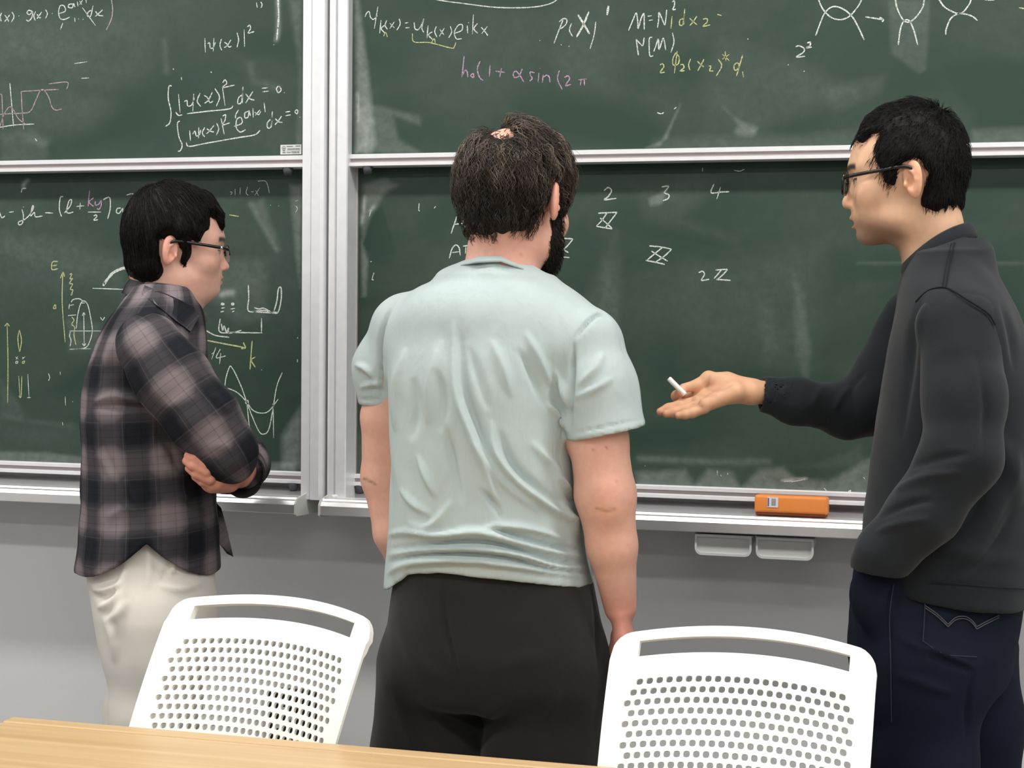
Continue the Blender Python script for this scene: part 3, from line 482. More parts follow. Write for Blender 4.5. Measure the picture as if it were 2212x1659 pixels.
# ------------------------------------------------------------------ chairs
M_SHELL = mat('white_polypropylene', srgb(244, 243, 236), 0.42, spec=0.45)
def perforated_back():
    """white shell back: a curved sheet with a grip slot and staggered round-cornered holes, all cut through"""
    W, Hh = 0.193, 0.43; rows = 22
    pw, ph = 0.0140, 0.0160                             # pitch across and down
    verts, faces, key = [], [], {}
    def vid(x, z):
        k = (round(x * 1e5), round(z * 1e5))
        if k not in key: key[k] = len(verts); verts.append((x, z))
        return key[k]
    zt = Hh - 0.074; z_rows = [zt - ph * r for r in range(rows + 1)]
    half = pw / 2; nh = 26
    xs = [i * half for i in range(-nh, nh + 1)]; xm = nh * half
    for r in range(rows):
        z1, z0 = z_rows[r], z_rows[r + 1]; zc = (z0 + z1) / 2; n_h = 22 if r == 0 else 23 if r == 1 else (24 if r % 2 == 0 else 23)
        i = -nh
        while i < nh:
            if -n_h <= i < n_h and (i + n_h) % 2 == 0:
                x0, x1 = xs[i + nh], xs[i + 2 + nh]; xc = (x0 + x1) / 2; ring = []
                for k in range(12):
                    a = math.radians(15 + 30 * k); ca, sa = math.cos(a), math.sin(a); rr = 1 / ((abs(ca) ** 3 + abs(sa) ** 3) ** (1 / 3))
                    ring.append(vid(xc + 0.0048 * rr * ca, zc + 0.0048 * rr * sa))
                TR, T, TL, BL, B, BR = [vid(x1, z1), vid(xc, z1), vid(x0, z1), vid(x0, z0), vid(xc, z0), vid(x1, z0)]
                faces += [(TR, ring[1], ring[0]), (TR, T, ring[2], ring[1]), (T, ring[3], ring[2]), (T, TL, ring[4], ring[3]), (TL, ring[5], ring[4]), (TL, BL, ring[6], ring[5]), (BL, ring[7], ring[6]),
                          (BL, B, ring[8], ring[7]), (B, ring[9], ring[8]), (B, BR, ring[10], ring[9]), (BR, ring[11], ring[10]), (BR, TR, ring[0], ring[11])]
                i += 2
            else:
                x0, x1 = xs[i + nh], xs[i + 1 + nh]; faces.append((vid(x0, z0), vid(x1, z0), vid(x1, z1), vid(x0, z1))); i += 1
    def quadrow(xl, z0, z1):
        for a, b in zip(xl[:-1], xl[1:]): faces.append((vid(a, z0), vid(b, z0), vid(b, z1), vid(a, z1)))
    side = [xm + (W - xm) * k / 4 for k in range(5)]
    for r in range(rows):
        quadrow([-x for x in side[::-1]], z_rows[r + 1], z_rows[r]); quadrow(side, z_rows[r + 1], z_rows[r])
    full = [-x for x in side[::-1]] + xs[1:-1] + side
    zb = z_rows[-1]; quadrow(full, zb - 0.02, zb)
    s0, s1 = Hh - 0.0415, Hh - 0.0165                    # grip slot
    for k in range(3): quadrow(full, zt + (s0 - zt) * k / 3, zt + (s0 - zt) * (k + 1) / 3)
    slot = 22 * half
    for k in range(4):
        a, b = s0 + (s1 - s0) * k / 4, s0 + (s1 - s0) * (k + 1) / 4
        quadrow([x for x in full if x <= -slot + 1e-6], a, b); quadrow([x for x in full if x >= slot - 1e-6], a, b)
    tops = [s1 + (Hh - s1) * k / 4 for k in range(5)]
    for a, b in zip(tops[:-1], tops[1:]): quadrow(full, a, b)
    from collections import Counter
    ec = Counter(); ed = {}
    for f in faces:
        for a, b in zip(f, f[1:] + f[:1]): k = (min(a, b), max(a, b)); ec[k] += 1; ed[k] = (a, b)
    n = len(verts); F2 = list(faces) + [tuple(n + i for i in f[::-1]) for f in faces]
    for k, c in ec.items():
        if c == 1: a, b = ed[k]; F2.append((b, a, n + a, n + b))
    P = np.array(verts); x, z = P[:, 0], P[:, 1]; t = np.clip(z / Hh, 0, 1); u = x / W; au = np.abs(u)
    cu = np.clip((au - 0.86) / 0.14, 0, 1); wtop = np.clip((z - s0) / (Hh - s0), 0, 1)
    X = x * (1 - 0.05 * (1 - t) ** 2)
    Zc = z - 0.034 * u ** 2 * (0.4 + 0.6 * t) - 0.030 * (1 - np.sqrt(np.clip(1 - cu ** 2, 0, 1))) * wtop      # arched top with rounded corners
    Yb = -0.034 * u ** 2 + 0.05 * (t - 0.35) ** 2       # wraps forward at the sides, curls back at the top
    thick = 0.006 + 0.006 * np.clip((z - (zt + 0.012)) / 0.012, 0, 1)
    Vf = np.stack([X, Yb, Zc], 1); Vb = np.stack([X, Yb + thick, Zc], 1)
    me = pydata('backrest', np.vstack([Vf, Vb]), F2)
    bm = bmesh.new(); bm.from_mesh(me); bmesh.ops.recalc_face_normals(bm, faces=bm.faces); bm.to_mesh(me); bm.free(); return me
BACK_MESH = None
CHAIR_TOP = onY(1560, 1354, -0.97)[2]
def make_chair(label, top_px, yaw, recline):
    """chair with perforated shell back, seat pan and steel legs; placed so that the top middle of its back projects to top_px"""
    global BACK_MESH
    t = empty('perforated_chair'); tag(t, label, 'chair', 'white perforated chairs')
    if BACK_MESH is None:
        BACK_MESH = perforated_back(); BACK_MESH.materials.append(M_SHELL)
        for p in BACK_MESH.polygons: p.use_smooth = False
    b = bpy.data.objects.new('backrest', BACK_MESH); COL.objects.link(b); b.parent = t
    zb = CHAIR_TOP - (Matrix.Rotation(-recline, 3, 'X') @ Vector((0, 0.05 * 0.65 ** 2, 0.43))).z; b.location = (0, 0.20, zb); b.rotation_euler = (-recline, 0, 0)
    # seat pan
    n = 14; V = []; Fc = []
    for side in (0, 1):
        for j in range(n + 1):
            for i in range(n + 1):
                u, v = -1 + 2 * i / n, -1 + 2 * j / n
                sx = u * math.sqrt(1 - 0.28 * v * v); sy = v * math.sqrt(1 - 0.28 * u * u)
                V.append((sx * 0.235, sy * 0.225, 0.44 + 0.02 * u * u + (0.03 * v * v if v > 0 else -0.025 * v * v) - 0.018 * side))
    m1 = (n + 1) ** 2
    for j in range(n):
        for i in range(n):
            a = j * (n + 1) + i; q = (a, a + 1, a + n + 2, a + n + 1); Fc += [q, tuple(m1 + k for k in q[::-1])]
    rim = [i for i in range(n + 1)] + [(n + 1) * j + n for j in range(1, n + 1)] + [(n + 1) * n + i for i in range(n - 1, -1, -1)] + [(n + 1) * j for j in range(n - 1, 0, -1)]
    for a, c in zip(rim, rim[1:] + rim[:1]): Fc.append((c, a, m1 + a, m1 + c))
    obj('seat', pydata('seat', V, Fc), M_SHELL, t, True)
    for s in (-1, 1):
        obj('leg', tube_mesh('leg', spline([(s * 0.19, -0.17, 0.425), (s * 0.215, -0.20, 0.36), (s * 0.225, -0.235, 0.01)], 8), 0.0105, 10), M_STEEL, t, True)
        obj('leg', tube_mesh('leg', spline([(s * 0.19, 0.16, 0.425), (s * 0.215, 0.19, 0.36), (s * 0.225, 0.245, 0.01)], 8), 0.0105, 10), M_STEEL, t, True)
        obj('back_support', tube_mesh('back_support', spline([(s * 0.18, 0.05, 0.42), (s * 0.185, 0.20, 0.43), (s * 0.185, 0.222 + 0.10 * math.tan(recline), 0.56)], 8), 0.009, 10), M_STEEL, t, True)
        for yy in (-0.235, 0.245): obj('foot_glide', tube_mesh('foot_glide', [(s * 0.225, yy, 0.0), (s * 0.225, yy, 0.02)], 0.014, 10), M_RUBBER, t)
    obj('seat_frame', tube_mesh('seat_frame', [(-0.19, -0.17, 0.425), (0.19, -0.17, 0.425), (0.19, 0.16, 0.425), (-0.19, 0.16, 0.425), (-0.19, -0.17, 0.425)], 0.009, 8), M_STEEL, t)
    # placement
    top_local = Vector((0, 0.20, zb)) + Matrix.Rotation(-recline, 3, 'X') @ Vector((0, 0.05 * 0.65 ** 2, 0.43))
    tgt = onZ(top_px[0], top_px[1], CHAIR_TOP); rz = Matrix.Rotation(yaw, 3, 'Z'); tl = rz @ top_local
    t.location = (tgt[0] - tl.x, tgt[1] - tl.y, 0); t.rotation_euler = (0, 0, yaw)
    print('chair', tgt, zb)
    return t
chair1 = make_chair('white perforated chair turned askew, in front of the person in plaid', (618, 1288), math.radians(-11), math.radians(26))
chair2 = make_chair('white perforated chair squared up to the table, beside the person in jeans', (1614, 1354), math.radians(-1.5), math.radians(24))

# black outlet plate low on the wall, seen only through the holes of the turned chair
M_OUT = mat('black_plastic', srgb(26, 24, 28), 0.5); _o = onY(640, 1540, 0.0)
ot = tag(empty('wall_outlet', (_o[0], 0, _o[2])), 'small black outlet box low on the wall behind the turned white chair', 'outlet')
bm = bmesh.new(); box_bm(bm, -0.056, 0.056, -0.03, 0.0, -0.06, 0.056, 0.004); me = bpy.data.meshes.new('outlet_cover'); bm.to_mesh(me); bm.free(); obj('outlet_cover', me, M_OUT, ot)
for dx, dz in ((-0.02, 0.012), (0.006, -0.004), (-0.028, -0.022)): box('socket_face', dx - 0.006, dx + 0.006, -0.033, -0.029, dz - 0.007, dz + 0.007, M_PLATE, ot)
# ------------------------------------------------------------------ sculpting kit: distance fields -> smooth meshes
def smin(a, b, k):
    h = np.clip(0.5 + 0.5 * (b - a) / k, 0, 1); return b * (1 - h) + a * h - k * h * (1 - h)
def smax(a, b, k): return -smin(-a, -b, k)
def sstep(x, a, b):
    t = np.clip((x - a) / (b - a), 0, 1); return t * t * (3 - 2 * t)
def cone(P, a, b, ra, rb, flat=None):
    a = np.asarray(a, float); b = np.asarray(b, float); d = b - a; L2 = d @ d + 1e-12
    t = np.clip((P - a) @ d / L2, 0, 1); q = P - a - t[:, None] * d
    if flat is not None:                       # (axis, factor): squeezes the section along an axis
        ax = np.asarray(flat[0], float); ax = ax / np.linalg.norm(ax); q = q + np.outer(q @ ax, ax) * (1 / flat[1] - 1)
    return np.sqrt((q * q).sum(1)) - (ra + (rb - ra) * t)
def near(P, c, r, fn):
    """evaluate fn only around a part; farther away a bound on its distance is enough"""
    b = np.sqrt(((P - np.asarray(c, float)) ** 2).sum(1)) - r; d = b + 0.035; I = np.flatnonzero(b < 0)
    if len(I): d[I] = fn(P[I])
    return d
def chain(P, pts, rad, k=0.015, flat=None):
    d = None
    for i in range(len(pts) - 1):
        c = cone(P, pts[i], pts[i + 1], rad[i], rad[i + 1], flat); d = c if d is None else smin(d, c, k)
    return d
def ell(P, c, r, R=None):
    q = P - np.asarray(c, float)
    if R is not None: q = q @ R
    r = np.asarray(r, float); k0 = np.sqrt(((q / r) ** 2).sum(1)); k1 = np.sqrt(((q / (r * r)) ** 2).sum(1)) + 1e-9
    return k0 * (k0 - 1) / k1
def ball(P, c, r): return np.sqrt(((P - np.asarray(c, float)) ** 2).sum(1)) - r
def loft(P, zs, cx, cy, a, b, yaw=0.0, n=2.3, cap=True):
    """stack of super-ellipse sections along z (zs ascending)"""
    z = P[:, 2]; X = P[:, 0] - np.interp(z, zs, cx); Y = P[:, 1] - np.interp(z, zs, cy); A = np.interp(z, zs, a); B = np.interp(z, zs, b)
    c, s = math.cos(yaw), math.sin(yaw); u, v = X * c + Y * s, -X * s + Y * c
    r = ((np.abs(u) / A) ** n + (np.abs(v) / B) ** n) ** (1.0 / n); d = (r - 1) * np.minimum(A, B)
    return np.maximum(d, np.maximum(zs[0] - z, z - zs[-1])) if cap else d
def smooth_tab(zs, vals, n=60):
    """densify a section table with a smooth curve"""
    zs = np.asarray(zs, float); o = np.argsort(zs); zs = zs[o]; Z = np.linspace(zs[0], zs[-1], n); out = [Z]
    for v in vals:
        v = np.asarray(v, float)[o]; V = np.interp(Z, zs, v); K = np.ones(7) / 7; V = np.convolve(np.pad(V, 3, 'edge'), K, 'valid'); out.append(V)
    return out
_CORN = np.array([[i, j, k] for i in (0, 1) for j in (0, 1) for k in (0, 1)])
def sdf_grid(fn, lo, hi, h, B=8):
    lo = np.asarray(lo, float); nb = np.ceil((np.asarray(hi, float) - lo) / (h * B)).astype(int); n = nb * B + 1
    ci = np.stack(np.meshgrid(*[np.arange(m) for m in nb], indexing='ij'), -1).reshape(-1, 3)
    cc = lo + (ci + 0.5) * (h * B); dc = np.concatenate([fn(cc[s:s + 20000]) for s in range(0, len(cc), 20000)]); keep = np.abs(dc) < h * B * 1.45
    D = np.repeat(np.repeat(np.repeat(dc.reshape(nb).astype(np.float32), B, 0), B, 1), B, 2); D = np.pad(D, ((0, 1),) * 3, 'edge')
    off = np.stack(np.meshgrid(*[np.arange(B + 1)] * 3, indexing='ij'), -1).reshape(-1, 3)
    K = ci[keep]
    for s in range(0, len(K), 24):
        idx = (K[s:s + 24, None, :] * B + off[None]).reshape(-1, 3); D[idx[:, 0], idx[:, 1], idx[:, 2]] = fn(lo + idx * h)
    return lo, D
def sdf_mesh(fn, lo, hi, h):
    """surface nets; returns verts, quads"""
    lo, D = sdf_grid(fn, lo, hi, h); I = D < 0; n = D.shape
    m = np.zeros(tuple(k - 1 for k in n), np.uint8)
    for c in _CORN: m += I[c[0]:n[0] - 1 + c[0], c[1]:n[1] - 1 + c[1], c[2]:n[2] - 1 + c[2]]
    act = np.argwhere((m > 0) & (m < 8)); N = len(act)
    cid = np.full(m.shape, -1, np.int32); cid[act[:, 0], act[:, 1], act[:, 2]] = np.arange(N)
    val = np.stack([D[act[:, 0] + c[0], act[:, 1] + c[1], act[:, 2] + c[2]] for c in _CORN], 1)
    acc = np.zeros((N, 3)); cnt = np.zeros(N)
    for a in range(8):
        for b in range(a + 1, 8):
            if np.abs(_CORN[a] - _CORN[b]).sum() != 1: continue
            va, vb = val[:, a], val[:, b]; x = (va < 0) != (vb < 0); t = np.where(x, va / np.where(x, va - vb, 1), 0)
            acc += np.where(x[:, None], _CORN[a] + t[:, None] * (_CORN[b] - _CORN[a]), 0); cnt += x
    V = lo + (act + acc / cnt[:, None]) * h; Q = []
    for ax in range(3):
        sl0 = [slice(1, -1)] * 3; sl1 = [slice(1, -1)] * 3; sl0[ax] = slice(0, n[ax] - 1); sl1[ax] = slice(1, n[ax])
        A, Bm = I[tuple(sl0)], I[tuple(sl1)]; e = np.argwhere(A != Bm)
        if not len(e): continue
        o = np.ones(3, int); o[ax] = 0; e = e + o; b1, b2 = [(1, 2), (2, 0), (0, 1)][ax]; d1 = np.zeros(3, int); d1[b1] = 1; d2 = np.zeros(3, int); d2[b2] = 1
        q = np.stack([cid[tuple((e - d1 - d2).T)], cid[tuple((e - d2).T)], cid[tuple(e.T)], cid[tuple((e - d1).T)]], 1)
        ins = I[tuple(e.T)]; q = np.where(ins[:, None], q, q[:, ::-1]); Q.append(q)
    Q = np.vstack(Q); return V, Q[(Q >= 0).all(1)]
def clip_mesh(V, Q, keep_fn):
    k = keep_fn(V[Q].mean(1)); Q = Q[k]; u, inv = np.unique(Q, return_inverse=True); return V[u], inv.reshape(-1, 4)
def vnormals(V, Q):
    n = np.cross(V[Q[:, 2]] - V[Q[:, 0]], V[Q[:, 3]] - V[Q[:, 1]]); N = np.zeros_like(V)
    for k in range(3): N[:, k] = np.bincount(Q.ravel(), weights=np.repeat(n[:, k], 4), minlength=len(V))
    return N / (np.linalg.norm(N, axis=1, keepdims=True) + 1e-12)
def noise3(P, f, seed=0):
    """cheap smooth noise in -1..1 from a few rotated sines"""
    r = np.random.RandomState(seed); o = np.zeros(len(P)); 
    for i in range(5):
        d = r.randn(3); d /= np.linalg.norm(d); o += np.sin(P @ d * f * (0.7 + 0.25 * i) + r.rand() * 6.28 + 1.2 * np.sin(P @ r.randn(3) * f * 0.5))
    return o / 3.2
def set_col(me, C):
    a = me.color_attributes.new('tint', 'FLOAT_COLOR', 'POINT'); a.data.foreach_set('color', np.hstack([C, np.ones((len(C), 1))]).astype(np.float32).ravel())
def set_vec(me, name, A):
    a = me.attributes.new(name, 'FLOAT_VECTOR', 'POINT'); a.data.foreach_set('vector', A.astype(np.float32).ravel())
def sdf_obj(name, fn, lo, hi, h, m, parent, color=None, disp=None, post=None):
    V, Q = sdf_mesh(fn, lo, hi, h)
    if disp is not None: Nn = vnormals(V, Q); V = V + Nn * disp(V, Nn)[:, None]
    me = np_mesh(name, V, Q)
    if color is not None: set_col(me, color(V))
    if post is not None: post(me, V)
    return obj(name, me, m, parent, True)
class Frame:
    """upright local frame facing the camera horizontally: x to the picture's right, y away, z up; metres"""
    def __init__(s, u0, v0, Y):
        s.u0 = u0; P = onY(u0, v0, Y); s.o = np.array([P[0], P[1], 0.0]); f = s.o - CAM; f[2] = 0; f /= np.linalg.norm(f)
        s.ey = f; s.ex = np.array([f[1], -f[0], 0]); s.R = np.stack([s.ex, s.ey, [0, 0, 1.0]], 0); s.c = s.R @ (CAM - s.o); s.s = FPX / proj(P)[2]
        s.rz = math.atan2(s.ex[1], s.ex[0])
    def L(s, u, v, y=0.0):
        r = s.R @ ray(u, v); return s.c + r * (y - s.c[1]) / r[1]
    def px(s, P): return proj(P @ s.R + s.o)
    def m(s, px): return px / s.s
    def root(s, name='person'):
        e = empty(name, tuple(s.o)); e.rotation_euler = (0, 0, s.rz); return e

# ---- head -----------------------------------------------------------------
def rot(yaw_f, pitch=0.0, roll=0.0):
    """columns: person's right, forward, up. yaw_f: direction faced, angle from local +x towards +y; pitch>0 looks up"""
    f = np.array([math.cos(yaw_f) * math.cos(pitch), math.sin(yaw_f) * math.cos(pitch), math.sin(pitch)])
    r = np.array([math.sin(yaw_f), -math.cos(yaw_f), 0.0]); u = np.cross(r, f)
    r2 = r * math.cos(roll) + u * math.sin(roll); u2 = -r * math.sin(roll) + u * math.cos(roll); return np.stack([r2, f, u2], 1)
_rx = lambda a: np.array([[1, 0, 0], [0, math.cos(a), -math.sin(a)], [0, math.sin(a), math.cos(a)]])
def skull_sdf(q):
    d = ell(q, (0, -0.006, 0.034), (0.074, 0.092, 0.090)); d = smin(d, ell(q, (0, 0.036, 0.036), (0.061, 0.049, 0.056)), 0.02); return d
def head_sdf(q, p):
    a = np.abs(q[:, 0]); s = np.stack([a, q[:, 1], q[:, 2]], 1)
    d = skull_sdf(q)
    d = smin(d, ell(q, (0, 0.040, -0.022), (0.058, 0.045, 0.072)), 0.02)
    d = smin(d, ell(q, (0, 0.026, -0.052), (p.get('jaw', 0.055), 0.054, 0.040)), 0.02)
    d = smin(d, ell(s, (0.046, 0.006, -0.062), (0.016, 0.022, 0.022)), 0.025)
    d = smin(d, ell(q, (0, 0.064, -0.083), (0.021, 0.017, 0.0155)), 0.022)
    d = smin(d, ell(s, (0.041, 0.052, -0.020), (0.023, 0.022, 0.020 + p.get('cheek', 0))), 0.02)
    d = smin(d, cone(s, (0.010, 0.081, 0.030), (0.046, 0.062, 0.028), 0.008, 0.007), 0.016)
    d = smax(d, -ell(s, (0.030, 0.099, 0.007), (0.019, 0.019, 0.013)), 0.014)
    nz = p.get('nose', 0.0)
    d = smin(d, cone(q, (0, 0.079, 0.016), (0, 0.088 + nz, -0.020), 0.0075, 0.0085), 0.010)
    d = smin(d, ball(q, (0, 0.0895 + nz, -0.0275), 0.0098), 0.007)
    d = smin(d, ell(s, (0.0115, 0.0815 + nz, -0.0315), (0.0068, 0.0095, 0.0068)), 0.005)
    d = smax(d, -ell(s, (0.0065, 0.087 + nz, -0.0395), (0.0032, 0.005, 0.003)), 0.003)
    d = smin(d, ell(q, (0, 0.072, -0.052), (0.026, 0.016, 0.019)), 0.012)          # muzzle
    op = p.get('open', 0.0)
    up = cone(s, (0.0, 0.0880, -0.0530), (0.021, 0.0755, -0.0550), 0.0052, 0.0030); lw = cone(s, (0.0, 0.0855, -0.0660 - op), (0.019, 0.0755, -0.0600 - op * 0.3), 0.0064, 0.0030)
    d = smin(d, up, 0.004); d = smin(d, lw, 0.004)
    d = smax(d, -ell(s, (0, 0.089, -0.0592 - op * 0.5), (0.0215, 0.0105, 0.0012 + op * 0.7)), 0.0022)
    d = smax(d, -ell(q, (0, 0.0885, -0.0765), (0.016, 0.006, 0.004)), 0.008)
    eb = ball(s, (0.0305, 0.0665, 0.0055), 0.0142); d = np.minimum(d, eb)
    lid = ball(s, (0.0305, 0.0665, 0.0055), 0.0153); lid = np.maximum(lid, -np.maximum(np.abs(q[:, 2] - 0.0045) - 0.0042, 0.072 - q[:, 1])); d = smin(d, lid, 0.003)
    # ears
    Re = _rx(-0.20); ey = p.get('ear_out', 0.0); c = np.array([0.0785 + ey * 0.3, p.get('ear_y', -0.012), -0.001])
    w = (s - c); w[:, 0] += p.get('tuck', 0.0) * (q[:, 0] < 0); ang = 0.42 + ey * 10; ca, sa = math.cos(ang), math.sin(ang); w = np.stack([w[:, 0] * ca + w[:, 1] * sa, -w[:, 0] * sa + w[:, 1] * ca, w[:, 2]], 1) @ Re
    egg = w.copy(); egg[:, 1] *= 1 + np.clip(-w[:, 2], -0.03, 0.03) * 9
    e = ell(egg, (0, 0, 0), (0.0085, 0.0185, 0.0315))
    e = smax(e, -ell(w, (0.0100, 0.0010, 0.0035), (0.0085, 0.0138, 0.0240)), 0.0016)                  # scapha inside the helix rim
    e = smin(e, chain(w, [(0.0028, 0.002, 0.016), (0.0034, -0.0060, 0.010), (0.0036, -0.0085, -0.002), (0.0030, -0.0040, -0.0135)], [0.0030, 0.0034, 0.0034, 0.0030], 0.002), 0.0025)   # antihelix
    e = smax(e, -ell(w, (0.0060, 0.0030, -0.0035), (0.0085, 0.0075, 0.0100)), 0.0022)                 # concha
    e = smin(e, ell(w, (0.0048, 0.0135, -0.0045), (0.0042, 0.0040, 0.0060)), 0.0022)                  # tragus
    d = smin(d, e, 0.004)
    return d
def poly_sd(Y, Z, poly):
    """signed distance to a polygon (negative inside)"""
    ins = in_poly(Y, Z, poly); d = seg_dist(Y, Z, poly + poly[:1]); return np.where(ins, -d, d)

def strands(name, roots, dirs, lens, m, parent, level, npts=6, rad=0.0005, wave=0.0, curl=0.0, settle=0.9, grav=0.3, tint=None, clump=None, flow=None, lift=0.004, seed=1):
    """hair strands as three-sided tubes combed over a distance field. level(P) -> distance; roots (N,3); dirs (N,3)"""
    rs = np.random.RandomState(seed); N = len(roots); P = roots.copy(); T = dirs.copy(); pts = [P.copy()]; st = (lens / (npts - 1))[:, None]; ph = rs.rand(N) * 6.28; eps = 1e-3
    prefer = lift * (0.4 + 0.9 * rs.rand(N))
    for i in range(1, npts):
        g = np.stack([level(P + e) - level(P - e) for e in np.eye(3) * eps], 1); g /= np.linalg.norm(g, axis=1, keepdims=True) + 1e-9
        F = flow(P) if flow is not None else T
        D = T * 0.55 + F * 0.45 + np.array([0, 0, -1.0]) * grav * i / npts
        side = np.cross(g, D); D = D + side * (wave * np.sin(ph + i * 1.5))[:, None] + g * (curl * np.cos(ph + i * 1.5))[:, None]
        D /= np.linalg.norm(D, axis=1, keepdims=True) + 1e-9
        P = P + D * st; d = level(P); tgt = prefer * (1 - 0.55 * i / npts)
        P = P + g * ((tgt - d) * settle)[:, None]; T = D; pts.append(P.copy())
    A = np.stack(pts, 1); Tn = np.gradient(A, axis=1); Tn /= np.linalg.norm(Tn, axis=2, keepdims=True) + 1e-9
    U = np.cross(Tn, rs.randn(N, 1, 3)); U /= np.linalg.norm(U, axis=2, keepdims=True) + 1e-9; W = np.cross(Tn, U); V = np.zeros((N, npts, 3, 3))
    taper = np.linspace(1, 0.25, npts)[None, :, None]; rr = (rad * (0.7 + 0.6 * rs.rand(N)))[:, None, None] * taper
    for k in range(3): V[:, :, k] = A + rr * (math.cos(2.094 * k) * U + math.sin(2.094 * k) * W)
    idx = np.arange(N * npts * 3).reshape(N, npts, 3); Q = []
    for k in range(3): Q.append(np.stack([idx[:, :-1, k], idx[:, :-1, (k + 1) % 3], idx[:, 1:, (k + 1) % 3], idx[:, 1:, k]], -1).reshape(-1, 4))
    me = np_mesh(name, V.reshape(-1, 3), np.vstack(Q))
    if tint is not None: set_col(me, np.repeat(tint, npts * 3, axis=0))
    o = obj(name, me, m, parent, True); o['kind'] = 'stuff'; return o

def skin_tint(base, q, p):
    """skin pigment in head coordinates: lips, brows, stubble, ears, eyes"""
    N = len(q); C = np.tile(np.array(base[:3]), (N, 1)); a = np.abs(q[:, 0]); y, z = q[:, 1], q[:, 2]
    def mixc(col, w):
        nonlocal C; C = C * (1 - w[:, None]) + np.array(col[:3]) * w[:, None]
    red = np.array(base[:3]) * np.array([1.0, 0.72, 0.68])
    mixc(red, 0.5 * sstep(a, 0.070, 0.082) * sstep(y, -0.06, -0.03) * sstep(-y, -0.03, -0.01))
    mixc(red, 0.35 * np.exp(-((a - 0.045) / 0.022) ** 2 - ((z + 0.022) / 0.02) ** 2) * sstep(y, 0.02, 0.05)); mixc(red, 0.3 * np.exp(-((z + 0.028) / 0.012) ** 2) * sstep(y, 0.080, 0.092))
    if p.get('stubble'): mixc(np.array(base[:3]) * np.array([0.42, 0.42, 0.45]), p['stubble'] * sstep(-z - 0.25 * np.clip(0.07 - y, 0, 0.08), 0.040, 0.072) * sstep(y, -0.015, 0.02))
    if p.get('moustache'): mixc(np.array(base[:3]) * 0.45, p['moustache'] * np.exp(-((z + 0.043) / 0.006) ** 2) * sstep(y, 0.066, 0.076) * (a < 0.026))
    lip = np.exp(-((z + 0.0595 + p.get('open', 0) * 0.5) / (0.0085 + p.get('open', 0) * 0.6)) ** 4) * sstep(y, 0.072, 0.080) * (1 - sstep(a, 0.018, 0.024)); mixc(np.array(base[:3]) * np.array([0.86, 0.55, 0.55]), 0.75 * lip)
    brow = np.exp(-((z - 0.0265 - 0.003 * np.cos((a - 0.03) * 60)) / 0.0050) ** 4) * sstep(a, 0.010, 0.015) * (1 - sstep(a, 0.046, 0.052)) * sstep(y, 0.055, 0.062); mixc((0.008, 0.006, 0.006), 0.95 * brow)
    de = np.sqrt((a - 0.0305) ** 2 + (z - 0.0045) ** 2); eye = (np.abs(z - 0.0045) < 0.0030) & (np.abs(a - 0.0305) < 0.0135) & (y > 0.070); mixc((0.42, 0.36, 0.33), eye * 0.9); mixc((0.010, 0.007, 0.006), ((de < 0.0075) & eye) * 1.0)
    lash = (np.abs(z - 0.0088) < 0.0015) & (np.abs(a - 0.0305) < 0.0150) & (y > 0.068); mixc((0.015, 0.01, 0.01), lash * 0.9)
    return C
def make_mesh_regions(name, fn, regions, m, parent, color):
    Vs, Qs, n = [], [], 0
    for lo, hi, h, keep in regions:
        V, Q = sdf_mesh(fn, lo, hi, h)
        if keep is not None: V, Q = clip_mesh(V, Q, keep)
        Vs.append(V); Qs.append(Q + n); n += len(V)
    V = np.vstack(Vs); me = np_mesh(name, V, np.vstack(Qs)); set_col(me, color(V)); return obj(name, me, m, parent, True)
def hand_relaxed(P, w, d, n, s, side=1.0):
    """simple hanging hand: w wrist, d direction to the fingertips, n palm normal; returns distance"""
    w = np.asarray(w, float); d = np.asarray(d, float) / np.linalg.norm(d); n = np.asarray(n, float); n -= d * (n @ d); n /= np.linalg.norm(n); x = np.cross(d, n) * side
    k = w + d * 0.085 * s; r = cone(P, w + d * 0.015 * s, k - d * 0.01 * s, 0.026 * s, 0.036 * s, (n, 0.55))
    for i, (o, ln) in enumerate(((-0.027, 0.062), (-0.009, 0.075), (0.010, 0.071), (0.028, 0.055))):
        b = k + x * o * s - d * 0.008 * s; m1 = b + (d * 0.55 + n * 0.12) * ln * s; m2 = m1 + (d * 0.35 + n * 0.30) * ln * s
        r = smin(r, chain(P, [b, m1, m2], [0.0095 * s, 0.0085 * s, 0.007 * s], 0.006), 0.007)
    tb = w + d * 0.025 * s - x * 0.024 * s; r = smin(r, chain(P, [tb, tb + (d * 0.03 - x * 0.016 + n * 0.012) * s, tb + (d * 0.062 - x * 0.016 + n * 0.026) * s], [0.014 * s, 0.0105 * s, 0.0085 * s], 0.008), 0.01)
    return r
